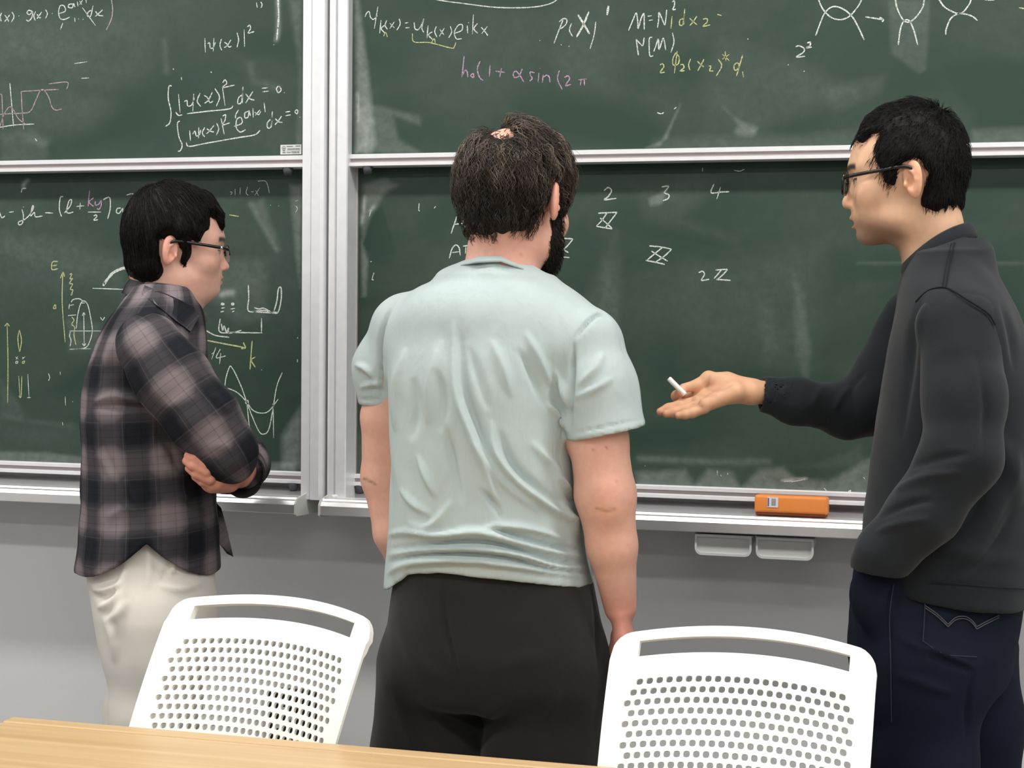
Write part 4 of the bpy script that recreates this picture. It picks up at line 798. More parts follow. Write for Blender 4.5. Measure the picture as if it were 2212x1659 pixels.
def glasses(parent, hp, temple_r, rim_r, lens_w, lens_h, full, mats, ear=-0.012):
    """hp: head coords -> local. temples, bridge, rims and lenses"""
    mf, mtip, ml = mats; root = empty('eyeglasses', parent=parent)
    yl = 0.0945
    for s in (-1, 1):
        c = np.array([s * 0.0335, yl, 0.003]); ring = []
        for k in range(28):
            t = 2 * math.pi * k / 28; ct, sn = math.cos(t), math.sin(t); rr = 1 / ((abs(ct) ** 3 + abs(sn) ** 3) ** (1 / 3)); x = lens_w / 2 * rr * ct; z = lens_h / 2 * rr * sn
            ring.append(c + np.array([x, -0.10 * abs(c[0] + x) ** 1.5 - 0.10 * z, z]))
        ring = np.array(ring)
        rp = ring if full else ring[[k % 28 for k in range(-1, 16)]]
        if full: rp = np.vstack([rp, rp[:1]])
        obj('lens_rim', tube_mesh('lens_rim', hp(rp), rim_r, 7, not full), mf, root, True)
        obj('lens', pydata('lens', hp(ring), [tuple(range(28))]), ml, root)
        hinge = np.array([s * (0.0335 + lens_w / 2), yl - 0.008, 0.010])
        obj('temple', tube_mesh('temple', hp(spline([hinge + [s * 0.002, 0.003, 0], [s * 0.072, 0.072, 0.0125], [s * 0.079, 0.03, 0.017], [s * 0.0815, ear + 0.010, 0.020], [s * 0.079, ear - 0.008, 0.006]], 6)), temple_r, 8), mf, root, True)
        if mtip is not None: obj('hinge_tip', tube_mesh('hinge_tip', hp(np.array([[s * 0.0700, 0.078, 0.012], [s * 0.0712, 0.073, 0.0122]])), temple_r * 1.12, 8), mtip, root, True)
    obj('bridge', tube_mesh('bridge', hp(spline([[-0.0115, yl, 0.006], [0, yl + 0.003, 0.009], [0.0115, yl, 0.006]], 5)), rim_r, 7), mf, root, True)
    return root
def ring_band(name, top, bot, thick, m, parent, n=48):
    """closed band of cloth around the neck between two rings of points (callables of angle)"""
    V = []; rows = [(bot, 0.0), (bot, 0.0), (top, 0.0), (top, 1.0), (bot, 1.0)]
    th = np.linspace(0, 2 * math.pi, n, endpoint=False)
    T = np.array([top(t) for t in th]); Bo = np.array([bot(t) for t in th]); c = T.mean(0); inn = c - T; inn[:, 2] = 0; inn /= np.linalg.norm(inn, axis=1, keepdims=True)
    L = [Bo, (T * 0.5 + Bo * 0.5) - inn * thick * 0.35, T, T + np.array([0, 0, thick * 0.35]) + inn * thick * 0.5, T + inn * thick, Bo + inn * thick]
    V = np.vstack(L); k = len(L); Fc = []
    for j in range(k):
        for i in range(n): a, b = j * n + i, j * n + (i + 1) % n; c2, d2 = ((j + 1) % k) * n + (i + 1) % n, ((j + 1) % k) * n + i; Fc.append((a, b, c2, d2))
    me = pydata(name, V, Fc); bm = bmesh.new(); bm.from_mesh(me); bmesh.ops.recalc_face_normals(bm, faces=bm.faces); bm.to_mesh(me); bm.free()
    o = obj(name, me, m, parent, True); return o
def folds(fr, V, N, lines, back_only=True):
    """cloth folds: ridges (+) and creases (-) along polylines traced where they lie on the cloth; width in px, height in mm"""
    U, W, _ = fr.px(V); d = np.zeros(len(V)); f = np.clip(-N[:, 1] * 2.2, 0, 1) if back_only else 1.0
    for pts, wid, amp in lines:
        sp = spline(pts, 4); n = len(sp); lo, hi = sp.min(0) - 2.6 * wid, sp.max(0) + 2.6 * wid
        I = np.flatnonzero((U > lo[0]) & (U < hi[0]) & (W > lo[1]) & (W < hi[1]) & (N[:, 1] < 0.1))
        if not len(I): continue
        best = np.full(len(I), 1e9); tt = np.zeros(len(I)); u, w = U[I], W[I]
        for i in range(n - 1):
            (x0, y0), (x1, y1) = sp[i], sp[i + 1]; dx, dy = x1 - x0, y1 - y0; t = np.clip(((u - x0) * dx + (w - y0) * dy) / (dx * dx + dy * dy + 1e-9), 0, 1); r = np.hypot(u - x0 - t * dx, w - y0 - t * dy); k = r < best; best[k] = r[k]; tt[k] = (i + t[k]) / (n - 1)
        env = np.sin(np.pi * np.clip(tt, 0.0, 1.0)) ** 0.8
        d[I] += amp * 0.001 * np.exp(-(best / (wid * (0.55 + 0.45 * env))) ** 2) * env
    return d * f
# ------------------------------------------------------------------ people: shared materials
def skin_mat(name, rough=0.5): return mat(name, (0.6, 0.4, 0.3, 1), rough, spec=0.35, sss=0.12, attr='tint', var=(90, 0.05), bump=(700, 0.08, 0.0006))
M_SKIN = skin_mat('skin')
M_BLACKHAIR = mat('black_hair', (0.0060, 0.0052, 0.0052, 1), 0.5, spec=0.16, bump=(160, 0.5, 0.003))
M_BROWNHAIR = mat('brown_hair', (0.02, 0.013, 0.009, 1), 0.4, spec=0.4, attr='tint')
M_BROWNCAP = mat('brown_hair_base', (0.016, 0.011, 0.008, 1), 0.6, spec=0.2, bump=(220, 0.8, 0.004))
M_SHOE = mat('dark_shoe_leather', srgb(38, 36, 36), 0.5)
def cloth(name, col, rough=0.85, fine=900, str_=0.35, var=(6, 0.04), sheen=0.0, crumple=None):
    m = mat(name, col, rough, spec=0.15, var=var); nt = m.node_tree; N = nt.nodes; L = nt.links; b = N['Principled BSDF']
    tc = N.new('ShaderNodeTexCoord'); n = N.new('ShaderNodeTexNoise'); n.inputs['Scale'].default_value = fine; n.inputs['Detail'].default_value = 2; L.new(tc.outputs['Object'], n.inputs['Vector'])
    bp = N.new('ShaderNodeBump'); bp.inputs['Strength'].default_value = str_; bp.inputs['Distance'].default_value = 0.0007; L.new(n.outputs['Fac'], bp.inputs['Height'])
    last = bp
    if crumple:
        n3 = N.new('ShaderNodeTexNoise'); n3.inputs['Scale'].default_value = crumple[0]; n3.inputs['Detail'].default_value = 3; n3.inputs['Distortion'].default_value = 0.35; mp = N.new('ShaderNodeMapping'); mp.inputs['Scale'].default_value = (1.7, 1.7, 0.55); mp.inputs['Rotation'].default_value = (0.1, 0.45, 0.0); L.new(tc.outputs['Object'], mp.inputs['Vector']); L.new(mp.outputs['Vector'], n3.inputs['Vector'])
        b2 = N.new('ShaderNodeBump'); b2.inputs['Strength'].default_value = crumple[1]; b2.inputs['Distance'].default_value = crumple[2]; L.new(n3.outputs['Fac'], b2.inputs['Height']); L.new(bp.outputs['Normal'], b2.inputs['Normal']); last = b2
    L.new(last.outputs['Normal'], b.inputs['Normal'])
    if sheen: b.inputs['Sheen Weight'].default_value = sheen; b.inputs['Sheen Roughness'].default_value = 0.5
    return m
def shoe(fr, root, x, y, ang):
    """laced low shoe on the floor, pointing along ang (local)"""
    d = np.array([math.cos(ang), math.sin(ang), 0]); c = np.array([x, y, 0.0])
    def fn(P):
        r = cone(P, c - d * 0.05 + [0, 0, 0.045], c + d * 0.15 + [0, 0, 0.036], 0.044, 0.040); r = smin(r, cone(P, c - d * 0.045 + [0, 0, 0.05], c - d * 0.03 + [0, 0, 0.12], 0.042, 0.045), 0.03); return smax(r, 0.002 - P[:, 2], 0.006)
    o = sdf_obj('shoe', fn, c - [0.26, 0.26, 0.02], c + [0.26, 0.26, 0.19], 0.007, M_SHOE, root)
    return o
def cap_hair(name, fr, C, R, sc, poly, t0, soft, m, parent, h=0.003, extra=None, lump=0.002, seed=5, hq_=None):
    """solid under-layer of hair: scalp pushed out inside the hairline polygon (side view, head coords y,z)"""
    def level(P):
        q = (P - C) @ R / sc if hq_ is None else hq_(P); d = skull_or_head(q); sd = poly_sd(q[:, 1], q[:, 2], poly) + 0.0045 * noise3(q * np.array([1, 1, 0.25]), 210, seed + 3); t = sstep(-sd, -0.004, soft) * t0 - 0.006 * sstep(sd, -0.002, 0.006)
        if extra is not None: t = extra(P, q, t)
        return (d - t + lump * noise3(q, 110, seed) * sstep(-sd, 0, soft)) * sc
    lo, hi = C - 0.17 * sc, C + 0.19 * sc
    o = sdf_obj(name, level, lo, hi, h, m, parent)
    return o, level
def skull_or_head(q):
    d = skull_sdf(q); d = smin(d, ell(q, (0, 0.026, -0.030), (0.056, 0.056, 0.05)), 0.02); return smin(d, ell(q, (0, -0.034, -0.036), (0.056, 0.052, 0.046)), 0.02)

# ------------------------------------------------------------------ person in the T-shirt (middle, seen from behind)
fr = Frame(1060, 900, -0.826); L = fr.L
pm = tag(fr.root(), 'person in pale blue-green T-shirt and black sweatpants standing with back turned', 'person')
Cm = L(1114, 446, 0.035); Rm = rot(math.radians(57), math.radians(-9), math.radians(2)); scm = 1.03
pmh = dict(ear_out=0.010, ear_y=-0.016, tuck=0.016)
def hq(P): return (P - Cm) @ Rm / scm
neck_m = [Cm + Rm @ np.array([0, -0.030, -0.035]), L(1086, 560, 0.02), L(1078, 640, 0.0)]
armR = [L(1275, 790, -0.07), L(1293, 950, -0.085), L(1308, 1070, -0.09), L(1322, 1180, -0.085), L(1340, 1312, -0.07)]
armL = [L(872, 770, 0.07), L(838, 900, 0.085), L(836, 1030, 0.10), L(852, 1150, 0.09), L(884, 1250, 0.11)]
def body_m(P):
    d = near(P, Cm, 0.21, lambda X: head_sdf(hq(X), pmh) * scm)
    d = smin(d, chain(P, neck_m, [0.056, 0.055, 0.070], 0.02), 0.022)
    t = loft(P, [L(fr.u0, 1300)[2], L(fr.u0, 1000)[2], L(fr.u0, 700)[2], L(fr.u0, 620)[2]], [L(1065, 1300)[0], L(1040, 1000)[0], L(1065, 700)[0], L(1078, 620)[0]], [0.0] * 4, [0.150, 0.145, 0.150, 0.07], [0.095, 0.095, 0.09, 0.05], -0.3)
    d = smin(d, t, 0.03)
    rR, rL = [0.050, 0.0455, 0.0468, 0.039, 0.0262], [0.048, 0.044, 0.0425, 0.034, 0.025]
    aR = chain(P, armR, rR, 0.012); aR = smin(aR, cone(P, armR[2] + [-0.004, -0.030, 0.012], armR[2] + [0.0, -0.031, -0.02], 0.014, 0.012), 0.03)
    d = smin(d, aR, 0.02); d = smin(d, chain(P, armL, rL, 0.012), 0.02)
    d = smin(d, near(P, armR[4] - [0, 0, 0.08], 0.16, lambda X: hand_relaxed(X, armR[4], (0.12, 0.03, -1), (-1, 0.15, 0), 1.0, -1)), 0.012)
    d = smin(d, near(P, armL[4] - [0, 0, 0.08], 0.16, lambda X: hand_relaxed(X, armL[4], (0.12, 0.05, -1), (0.5, 0.8, 0), 1.0, -1)), 0.012)
    return d
SKM = np.array(srgb(217, 167, 148)[:3])
def col_m(V):
    q = hq(V); C = skin_tint(SKM, q, {}); hd = (np.linalg.norm(V - Cm, axis=1) < 0.22) & (V[:, 2] > L(fr.u0, 600)[2]); U, W, _ = fr.px(V); C2 = np.tile(SKM, (len(V), 1))
    red = SKM * np.array([0.96, 0.68, 0.62]); el = np.exp(-((U - 1310) / 38) ** 2 - ((W - 1050) / 55) ** 2) * 0.26; C2 = C2 * (1 - el[:, None]) + red * el[:, None]
    yl = np.exp(-((U - 1312) / 30) ** 2 - ((W - 1102) / 9) ** 2) * 0.45; C2 = C2 * (1 - yl[:, None]) + SKM * np.array([1.0, 0.93, 0.55]) * yl[:, None]
    hn = sstep(W, 1240, 1340)[:, None] * 0.55; C2 = C2 * (1 - hn) + red * np.array([1, 0.9, 0.95]) * hn
    for (a, b) in ((1282, 972), (1310, 968), (1332, 1040), (1100, 492)): C2 *= 1 - 0.5 * np.exp(-((U - a) ** 2 + (W - b) ** 2) / 7)[:, None]
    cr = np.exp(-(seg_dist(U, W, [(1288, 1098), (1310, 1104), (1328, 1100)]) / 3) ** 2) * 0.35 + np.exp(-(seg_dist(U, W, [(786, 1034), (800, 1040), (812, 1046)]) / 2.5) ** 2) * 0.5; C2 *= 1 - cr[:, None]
    nk = np.exp(-((U - 1120) / 90) ** 2 - ((W - 545) / 40) ** 2) * 0.25; C = C * (1 - nk[:, None]) + red * nk[:, None]
    ml = np.exp(-((U - 1125) ** 2 + (W - 550) ** 2) / 14) * 0.4; C = C * (1 - ml[:, None]) + red * 0.5 * ml[:, None]
    return np.where(hd[:, None], C, C2)
zc = L(fr.u0, 640)[2]; lo_b = L(760, 1560, 0) + [-0.05, -0.26, -0.02]; hi_b = np.array([L(1400, 600)[0], 0.28, zc])
make_mesh_regions('body', body_m, [(Cm - [0.14, 0.14, 0.20], Cm + [0.15, 0.15, 0.16], 0.0023, lambda c: c[:, 2] >= zc), (lo_b, hi_b, 0.0036, lambda c: c[:, 2] < zc)], M_SKIN, pm, col_m)
# T-shirt
M_TEE = cloth('pale_blue_green_jersey', srgb(176, 189, 188), 0.9, 1100, 0.25, (5, 0.02), crumple=(22, 0.5, 0.007))
zt_v = [1300, 1270, 1230, 1150, 1060, 960, 880, 800, 720, 660, 610]; xl = [824, 828, 834, 842, 848, 846, 844, 840, 850, 890, 990]; xr = [1288, 1284, 1274, 1258, 1248, 1244, 1244, 1246, 1282, 1262, 1160]
bd = [0.135, 0.135, 0.138, 0.138, 0.136, 0.132, 0.130, 0.126, 0.115, 0.095, 0.06]; cy = [0, 0, 0, 0, 0, 0, 0, 0, 0.004, 0.012, 0.02]
tz = [L(fr.u0, v)[2] for v in zt_v]; tcx = [L((a + b) / 2, v)[0] for a, b, v in zip(xl, xr, zt_v)]; tha = [fr.m(b - a) / 2 * 1.01 for a, b in zip(xl, xr)]
TZ_, TCX, TCY, THA, TBD = smooth_tab(tz, [tcx, cy, tha, bd])
NB = L(1080, 640, 0.015); SL, SR = L(880, 712, 0.065), L(1262, 748, -0.055)
slL = [SL, L(838, 795, 0.085), L(836, 885, 0.09)]; slR = [SR, L(1292, 840, -0.08), L(1313, 950, -0.09)]
hemx = np.array([L(u, 1250)[0] for u in (815, 850, 885, 950, 1100, 1290)]); hemz = np.array([L(fr.u0, v)[2] for v in (1288, 1262, 1226, 1214, 1224, 1257)])
_hn = np.array([35.0, 0, -169.0]); _hn /= np.linalg.norm(_hn); _hp = L(1312, 934, -0.09); _hpl = L(810, 876, 0.085)
def tee(P):
    d = loft(P, TZ_, TCX, TCY, THA, TBD, -0.28, 2.25)
    d = smin(d, cone(P, NB, SL, 0.050, 0.058), 0.05); d = smin(d, cone(P, NB, SR, 0.046, 0.060), 0.05); d = smin(d, ell(P, L(1075, 690, 0.0), (0.15, 0.105, 0.075)), 0.03)
    R_ = chain(P, slR, [0.060, 0.0565, 0.0645], 0.03); R_ = smax(R_, (P - _hp) @ _hn, 0.004); R_ = np.maximum(R_, -np.maximum(chain(P, [slR[1], slR[2] + (slR[2] - slR[1])], [0.049, 0.0585 + 0.005], 0.02), -((P - _hp) @ _hn + 0.05)))
    L_ = chain(P, slL, [0.058, 0.053, 0.048], 0.03); L_ = smax(L_, _hpl[2] - P[:, 2], 0.004)
    d = smin(d, R_, 0.012); d = smin(d, L_, 0.014)
    d = smax(d, np.interp(P[:, 0], hemx, hemz) - P[:, 2], 0.004)
    d = smin(d, chain(P, [L(978, 612, 0.02), L(1020, 596, -0.012), L(1070, 592, -0.026), L(1100, 596, -0.024), L(1130, 608, -0.016), L(1172, 656, 0.0)], [0.024, 0.024, 0.024, 0.024, 0.024, 0.021], 0.01), 0.02)
    nk = cone(P, L(1086, 545, 0.02), NB + [0.004, 0.0, -0.005], 0.045, 0.040); d = smax(d, -nk, 0.004)
    return d
_k = lambda pts: [(740 + a / 2.182, 540 + b / 2.182) for a, b in pts]
TEE_FOLDS = [(_k(p), w, a) for p, w, a in [
 ([(520, 330), (530, 640), (600, 850), (680, 1050), (745, 1260)], 9, 5), ([(560, 380), (575, 640), (640, 850), (700, 1000)], 9, -4), ([(700, 800), (720, 950), (830, 1100), (1000, 1230), (1120, 1290)], 9, 6), ([(740, 850), (790, 1000), (900, 1110), (1060, 1210)], 10, -4),
 ([(960, 720), (1040, 800), (1072, 870)], 7, 4), ([(1000, 560), (1050, 680), (1075, 760)], 8, 4), ([(860, 380), (930, 520), (980, 640)], 9, 3.5), ([(700, 420), (760, 560), (800, 700)], 10, 3), ([(470, 420), (410, 620), (400, 820)], 12, 3), ([(300, 460), (250, 640), (250, 860)], 10, 3.5),
 ([(350, 960), (400, 1080), (440, 1170)], 7, 3.5), ([(270, 1120), (340, 1200), (420, 1250)], 7, 3), ([(300, 1290), (420, 1300), (520, 1180)], 9, 3), ([(480, 820), (520, 1000), (560, 1200)], 10, -3.5), ([(640, 1120), (720, 1200), (745, 1265)], 6, -4), ([(620, 900), (760, 1100), (940, 1240)], 8, 3),
 ([(195, 1350), (300, 1330), (450, 1345), (640, 1330), (800, 1370), (1000, 1425), (1150, 1445)], 8, 6), ([(210, 1412), (420, 1385), (640, 1375), (800, 1405), (990, 1470), (1160, 1478)], 6, -5), ([(205, 1440), (420, 1412), (640, 1410), (850, 1440), (1000, 1490), (1165, 1500)], 8, 6),
 ([(205, 1480), (330, 1440), (560, 1432), (760, 1445), (960, 1500), (1170, 1530)], 6, -5), ([(200, 1530), (330, 1475), (560, 1462), (820, 1490), (1180, 1545)], 9, 5), ([(690, 1300), (850, 1360), (1000, 1400), (1130, 1410)], 6, -4), ([(660, 1310), (760, 1300), (900, 1320), (1060, 1370)], 8, 5), ([(1030, 1180), (1080, 1280), (1130, 1370)], 9, 4), ([(980, 1010), (1040, 1110), (1090, 1180)], 9, 4.5), ([(1010, 1080), (1060, 1150), (1095, 1200)], 6, -4),
 ([(880, 900), (980, 1000), (1050, 1060)], 10, 3), ([(1095, 420), (1150, 350), (1210, 300), (1265, 330)], 3.5, -4), ([(1095, 420), (1085, 560), (1075, 700), (1070, 860)], 5, -5), ([(1110, 640), (1190, 560), (1230, 480)], 9, 3), ([(1090, 700), (1180, 660), (1280, 600)], 8, 2.5), ([(250, 240), (200, 330), (175, 450), (185, 620), (190, 700)], 4, -5), ([(55, 540), (110, 560), (150, 610)], 6, 4), ([(80, 650), (150, 630), (180, 640)], 6, 3), ([(75, 705), (190, 700)], 2.5, -1.2), ([(1060, 868), (1250, 830), (1430, 795)], 2.5, -1.2),
 ([(430, 1480), (600, 1470), (900, 1530), (1180, 1548)], 2.5, -1.0), ([(330, 600), (350, 760), (320, 900)], 12, -3), ([(440, 560), (470, 700), (460, 860)], 11, -3), ([(820, 460), (900, 600), (960, 760)], 9, -3), ([(600, 460), (640, 600), (690, 760)], 10, -2.5)]]
def tee_disp(V, N): return folds(fr, V, N, TEE_FOLDS) * 2.5 + 0.0012 * noise3(V, 70, 3)
ts = sdf_obj('t_shirt', tee, L(740, 1310, 0) + [0, -0.22, 0], L(1420, 530, 0) + [0, 0.24, 0], 0.0038, M_TEE, pm, disp=tee_disp)
# ribbed collar
_cx = np.array([-1, -0.55, 0, 0.5, 1.0]); _cv = np.array([566, 558, 556, 573, 610])
def _ring(t, bot):
    x, y = math.cos(t), math.sin(t); u = 1078 + 92 * x; v = np.interp(x, _cx, _cv) + (13 if bot else 0); z = L(u, v, 0.01)[2] - 0.032 * max(0, y + 0.1)
    c = L(1081, 585, 0.012); r = 0.0735 if bot else 0.0580; ry = (0.0690 if bot else 0.0570) if y < 0 else r; return np.array([c[0] + r * 1.06 * x, c[1] + ry * y, z])
co = ring_band('collar', lambda t: _ring(t, False), lambda t: _ring(t, True), 0.006, M_TEE, ts)
# sweatpants
M_SWEAT = cloth('black_fleece', srgb(37, 36, 36), 0.95, 700, 0.5, (7, 0.12), sheen=0.15)
pv = [1700, 1600, 1480, 1400, 1330, 1250, 1180]; pl_ = [812, 822, 832, 834, 840, 850, 862]; pr_ = [1288, 1294, 1300, 1300, 1296, 1280, 1262]
PZ, PCX, PHA, PBD = smooth_tab([L(fr.u0, v)[2] for v in pv], [[L((a + b) / 2, v)[0] for a, b, v in zip(pl_, pr_, pv)], [fr.m(b - a) / 2 for a, b in zip(pl_, pr_)], [0.10, 0.11, 0.135, 0.145, 0.142, 0.130, 0.118]])
def pants_m(P):
    d = loft(P, PZ, PCX, np.zeros(60), PHA, PBD, -0.2, 2.4)
    d = smax(d, L(fr.u0, 1520)[2] - P[:, 2], 0.06)
    for pts in ([L(940, 1440, 0.03), L(926, 1640, 0.03), [L(915, 1640, 0)[0], 0.03, 0.40], [L(910, 1640, 0)[0], 0.02, 0.075]], [L(1188, 1440, -0.02), L(1170, 1640, -0.03), [L(1175, 1640, 0)[0], -0.03, 0.40], [L(1180, 1640, 0)[0], -0.03, 0.075]]):
        d = smin(d, chain(P, pts, [0.098, 0.091, 0.078, 0.068], 0.03), 0.02)
    return smax(d, 0.05 - P[:, 2], 0.006)
PM_FOLDS = [([(962, 1215), (962, 1330), (985, 1440), (1000, 1490)], 4, -5), ([(1275, 1260), (1288, 1330), (1292, 1450)], 3, -5), ([(1120, 1500), (1060, 1540), (1020, 1580)], 14, 5), ([(860, 1350), (900, 1430), (980, 1480)], 16, 4), ([(900, 1540), (960, 1560), (1010, 1545)], 12, 4), ([(1060, 1460), (1110, 1430), (1200, 1420)], 20, 3), ([(1210, 1480), (1180, 1560), (1150, 1640)], 14, 4), ([(850, 1500), (880, 1580), (900, 1650)], 12, 4)]
sdf_obj('sweatpants', pants_m, np.array([L(740, 1500)[0], -0.24, 0.0]), np.array([L(1370, 1500)[0], 0.24, L(fr.u0, 1170)[2]]), 0.0055, M_SWEAT, pm, disp=lambda V, N: folds(fr, V, N, PM_FOLDS) + 0.0015 * noise3(V, 40, 8))
shoe(fr, pm, L(910, 1640, 0)[0], 0.03, math.radians(100)); shoe(fr, pm, L(1180, 1640, 0)[0], -0.02, math.radians(75))
# hair
HP_M = [(0.088, 0.075), (0.055, 0.066), (0.044, 0.03), (0.036, -0.012), (0.012, -0.012), (0.008, 0.028), (-0.012, 0.036), (-0.026, 0.024), (-0.027, -0.016), (-0.034, -0.040), (-0.052, -0.051), (-0.07, -0.058), (-0.12, -0.064), (-0.16, 0.2), (0.1, 0.2), (0.12, 0.1)]
def bald_w(P):
    U, W, _ = fr.px(P); return np.clip(1.15 * np.exp(-((U - 1084) / 34) ** 2 - ((W - 290) / 17) ** 2), 0, 1) * (P[:, 2] > Cm[2] + 0.06)
def bald(P, q, t): t = t * (0.5 + 0.5 * sstep(q[:, 2], -0.06, 0.02)); return t * (1 - bald_w(P)) - 0.004 * bald_w(P)
hm, lev_m = cap_hair('hair', fr, Cm, Rm, scm, HP_M, 0.0105, 0.022, M_BROWNCAP, pm, 0.003, bald, 0.0025)
def hair_roots(o, n, polyfn, seed):
    me = o.data; V = np.empty(len(me.vertices) * 3, np.float32); me.vertices.foreach_get('co', V); V = V.reshape(-1, 3).astype(float); w = np.clip(polyfn(V), 0, None); r = np.random.RandomState(seed); return V[r.choice(len(V), n, p=w / w.sum())] + r.randn(n, 3) * 0.0006
def wm(V): q = hq(V); return (poly_sd(q[:, 1], q[:, 2], HP_M) < 0.004) * (1 - 0.80 * bald_w(V)) * (1.0 + 0.0 * V[:, 0])
ng = 520; g = hair_roots(hm, ng, wm, 3); rs = np.random.RandomState(4)
crown = Cm + Rm @ np.array([0.0, -0.045, 0.118])
def flow_m(P):
    q = hq(P); d = P - crown; d[:, 2] *= 0.6; d /= np.linalg.norm(d, axis=1, keepdims=True) + 1e-6; top = sstep(q[:, 2], 0.085, 0.115)[:, None]; d = d + top * np.array([0.5, -0.25, 0.25]); d[:, 2] -= 0.45 * (1 - top[:, 0]); return d / (np.linalg.norm(d, axis=1, keepdims=True) + 1e-9)
k = 10; roots = np.repeat(g, k, 0) + rs.randn(ng * k, 3) * 0.0028; tw = np.repeat(rs.randn(ng, 3) * 0.55, k, 0) + rs.randn(ng * k, 3) * 0.16; dirs = flow_m(roots) + tw; dirs /= np.linalg.norm(dirs, axis=1, keepdims=True)
zq = hq(roots)[:, 2]; lens = np.repeat(0.030 + 0.026 * rs.rand(ng), k) * (0.75 + 0.5 * rs.rand(ng * k)) * (0.62 + 0.6 * sstep(zq, -0.03, 0.07))
tb_ = np.repeat(rs.rand(ng), k)[:, None] * 0.6 + rs.rand(ng * k, 1) * 0.4; hi_ = sstep(zq, -0.01, 0.09)[:, None]
tint = np.array([0.012, 0.008, 0.006]) + np.array([0.36, 0.27, 0.19]) * (tb_ ** 2.6) * (0.12 + 0.88 * hi_)
strands('hair_strands', roots, dirs, lens, M_BROWNHAIR, hm, lev_m, 8, 0.00066, wave=0.85, curl=0.3, settle=0.38, grav=0.35, tint=tint, flow=flow_m, lift=0.0085, seed=11)
# beard
BP = [(0.036, 0.004), (0.012, 0.004), (0.012, -0.035), (0.004, -0.062), (0.02, -0.088), (0.045, -0.125), (0.12, -0.125), (0.115, -0.066), (0.09, -0.070), (0.07, -0.052), (0.056, -0.055), (0.040, -0.030)]
def lev_b(P):
    q = hq(P); sd = poly_sd(q[:, 1], q[:, 2], BP); return (head_sdf(q, pmh) - (sstep(-sd, -0.002, 0.03) * 0.011 - 0.005 * sstep(sd, -0.002, 0.006)) + 0.0015 * noise3(q, 160, 2)) * scm
bo = sdf_obj('beard', lev_b, Cm - [0.13, 0.13, 0.16], Cm + [0.13, 0.14, 0.03], 0.003, M_BROWNCAP, pm)
def wb(V): q = hq(V); return (poly_sd(q[:, 1], q[:, 2], BP) < 0.002) * 1.0
br = hair_roots(bo, 2200, wb, 9); bdv = br - (Cm + np.array([0, 0, 0.0])); bdv[:, 2] -= 0.06; bdv /= np.linalg.norm(bdv, axis=1, keepdims=True)
strands('beard_strands', br, bdv, 0.008 + 0.009 * rs.rand(2200), M_BROWNCAP, bo, lev_b, 4, 0.0005, wave=0.3, settle=0.15, grav=0.6, lift=0.007, seed=12)
fl = hair_roots(hm, 150, lambda V: wm(V) * (hq(V)[:, 2] > 0.05), 41); fd = fl - Cm; fd /= np.linalg.norm(fd, axis=1, keepdims=True); fd = fd * 0.5 + flow_m(fl) + rs.randn(150, 3) * 0.3; fd /= np.linalg.norm(fd, axis=1, keepdims=True)
strands('stray_hairs', fl, fd, 0.03 + 0.03 * rs.rand(150), M_BROWNHAIR, hm, lev_m, 8, 0.00035, wave=0.5, curl=0.3, settle=0.08, grav=0.5, tint=np.tile([0.035, 0.025, 0.018], (150, 1)), flow=flow_m, lift=0.016, seed=19)
# ------------------------------------------------------------------ person in the plaid shirt (arms folded, side view)
fr = Frame(340, 900, -0.52); L = fr.L; frl = fr; Ll = fr.L
pl3 = tag(fr.root(), 'person with glasses in dark plaid shirt and cream trousers, arms folded', 'person')
Cl = L(374, 549, 0.0); Rl = rot(math.radians(8), math.radians(-1), 0.0); scl = 1.05
phl = dict(cheek=0.004, jaw=0.057, open=0.0015, nose=0.004, ear_y=-0.022)
def hql(P):
    q = (P - Cl) @ Rl / scl; q[:, 1] = np.where(q[:, 1] < 0, q[:, 1] * 1.22, q[:, 1]); q[:, 2] = np.where(q[:, 2] < 0, q[:, 2] * 1.34, q[:, 2]); return q
def hpl(q): return np.asarray(q) @ Rl.T * scl + Cl
# folded arms
nElb = L(494, 985, -0.205); fElb = L(492, 1000, 0.20)
arm_near = [L(345, 760, -0.165), nElb, L(505, 972, 0.02)]
arm_far = [L(350, 760, 0.165), fElb, L(528, 1008, -0.06), L(520, 1022, -0.150)]
H0 = L(517, 1024, -0.165)
def hand_fold(P):
    """far hand coming round under the near elbow: back of the hand to the viewer, fingers pointing to the picture's left"""
    kn = [L(440, 1004, -0.236), L(445, 1020, -0.238), L(454, 1036, -0.234), L(466, 1048, -0.222)]
    d = cone(P, H0, L(462, 1022, -0.214), 0.0265, 0.030, ((0.1, 1, 0), 0.62)); d = smin(d, cone(P, L(495, 1042, -0.19), L(458, 1044, -0.212), 0.018, 0.017), 0.015)
    tips = [((418, 992, -0.236), (406, 984, -0.226)), ((416, 1006, -0.238), (402, 996, -0.226)), ((424, 1024, -0.234), (408, 1012, -0.222)), ((438, 1040, -0.226), (422, 1030, -0.216))]
    for b, (m1, t1) in zip(kn, tips): d = smin(d, chain(P, [b, L(*m1), L(*t1)], [0.0098, 0.0088, 0.0074], 0.003), 0.0035)
    d = smin(d, chain(P, [L(500, 1004, -0.20), L(472, 984, -0.225), L(450, 976, -0.235)], [0.012, 0.010, 0.008], 0.006), 0.008); return d
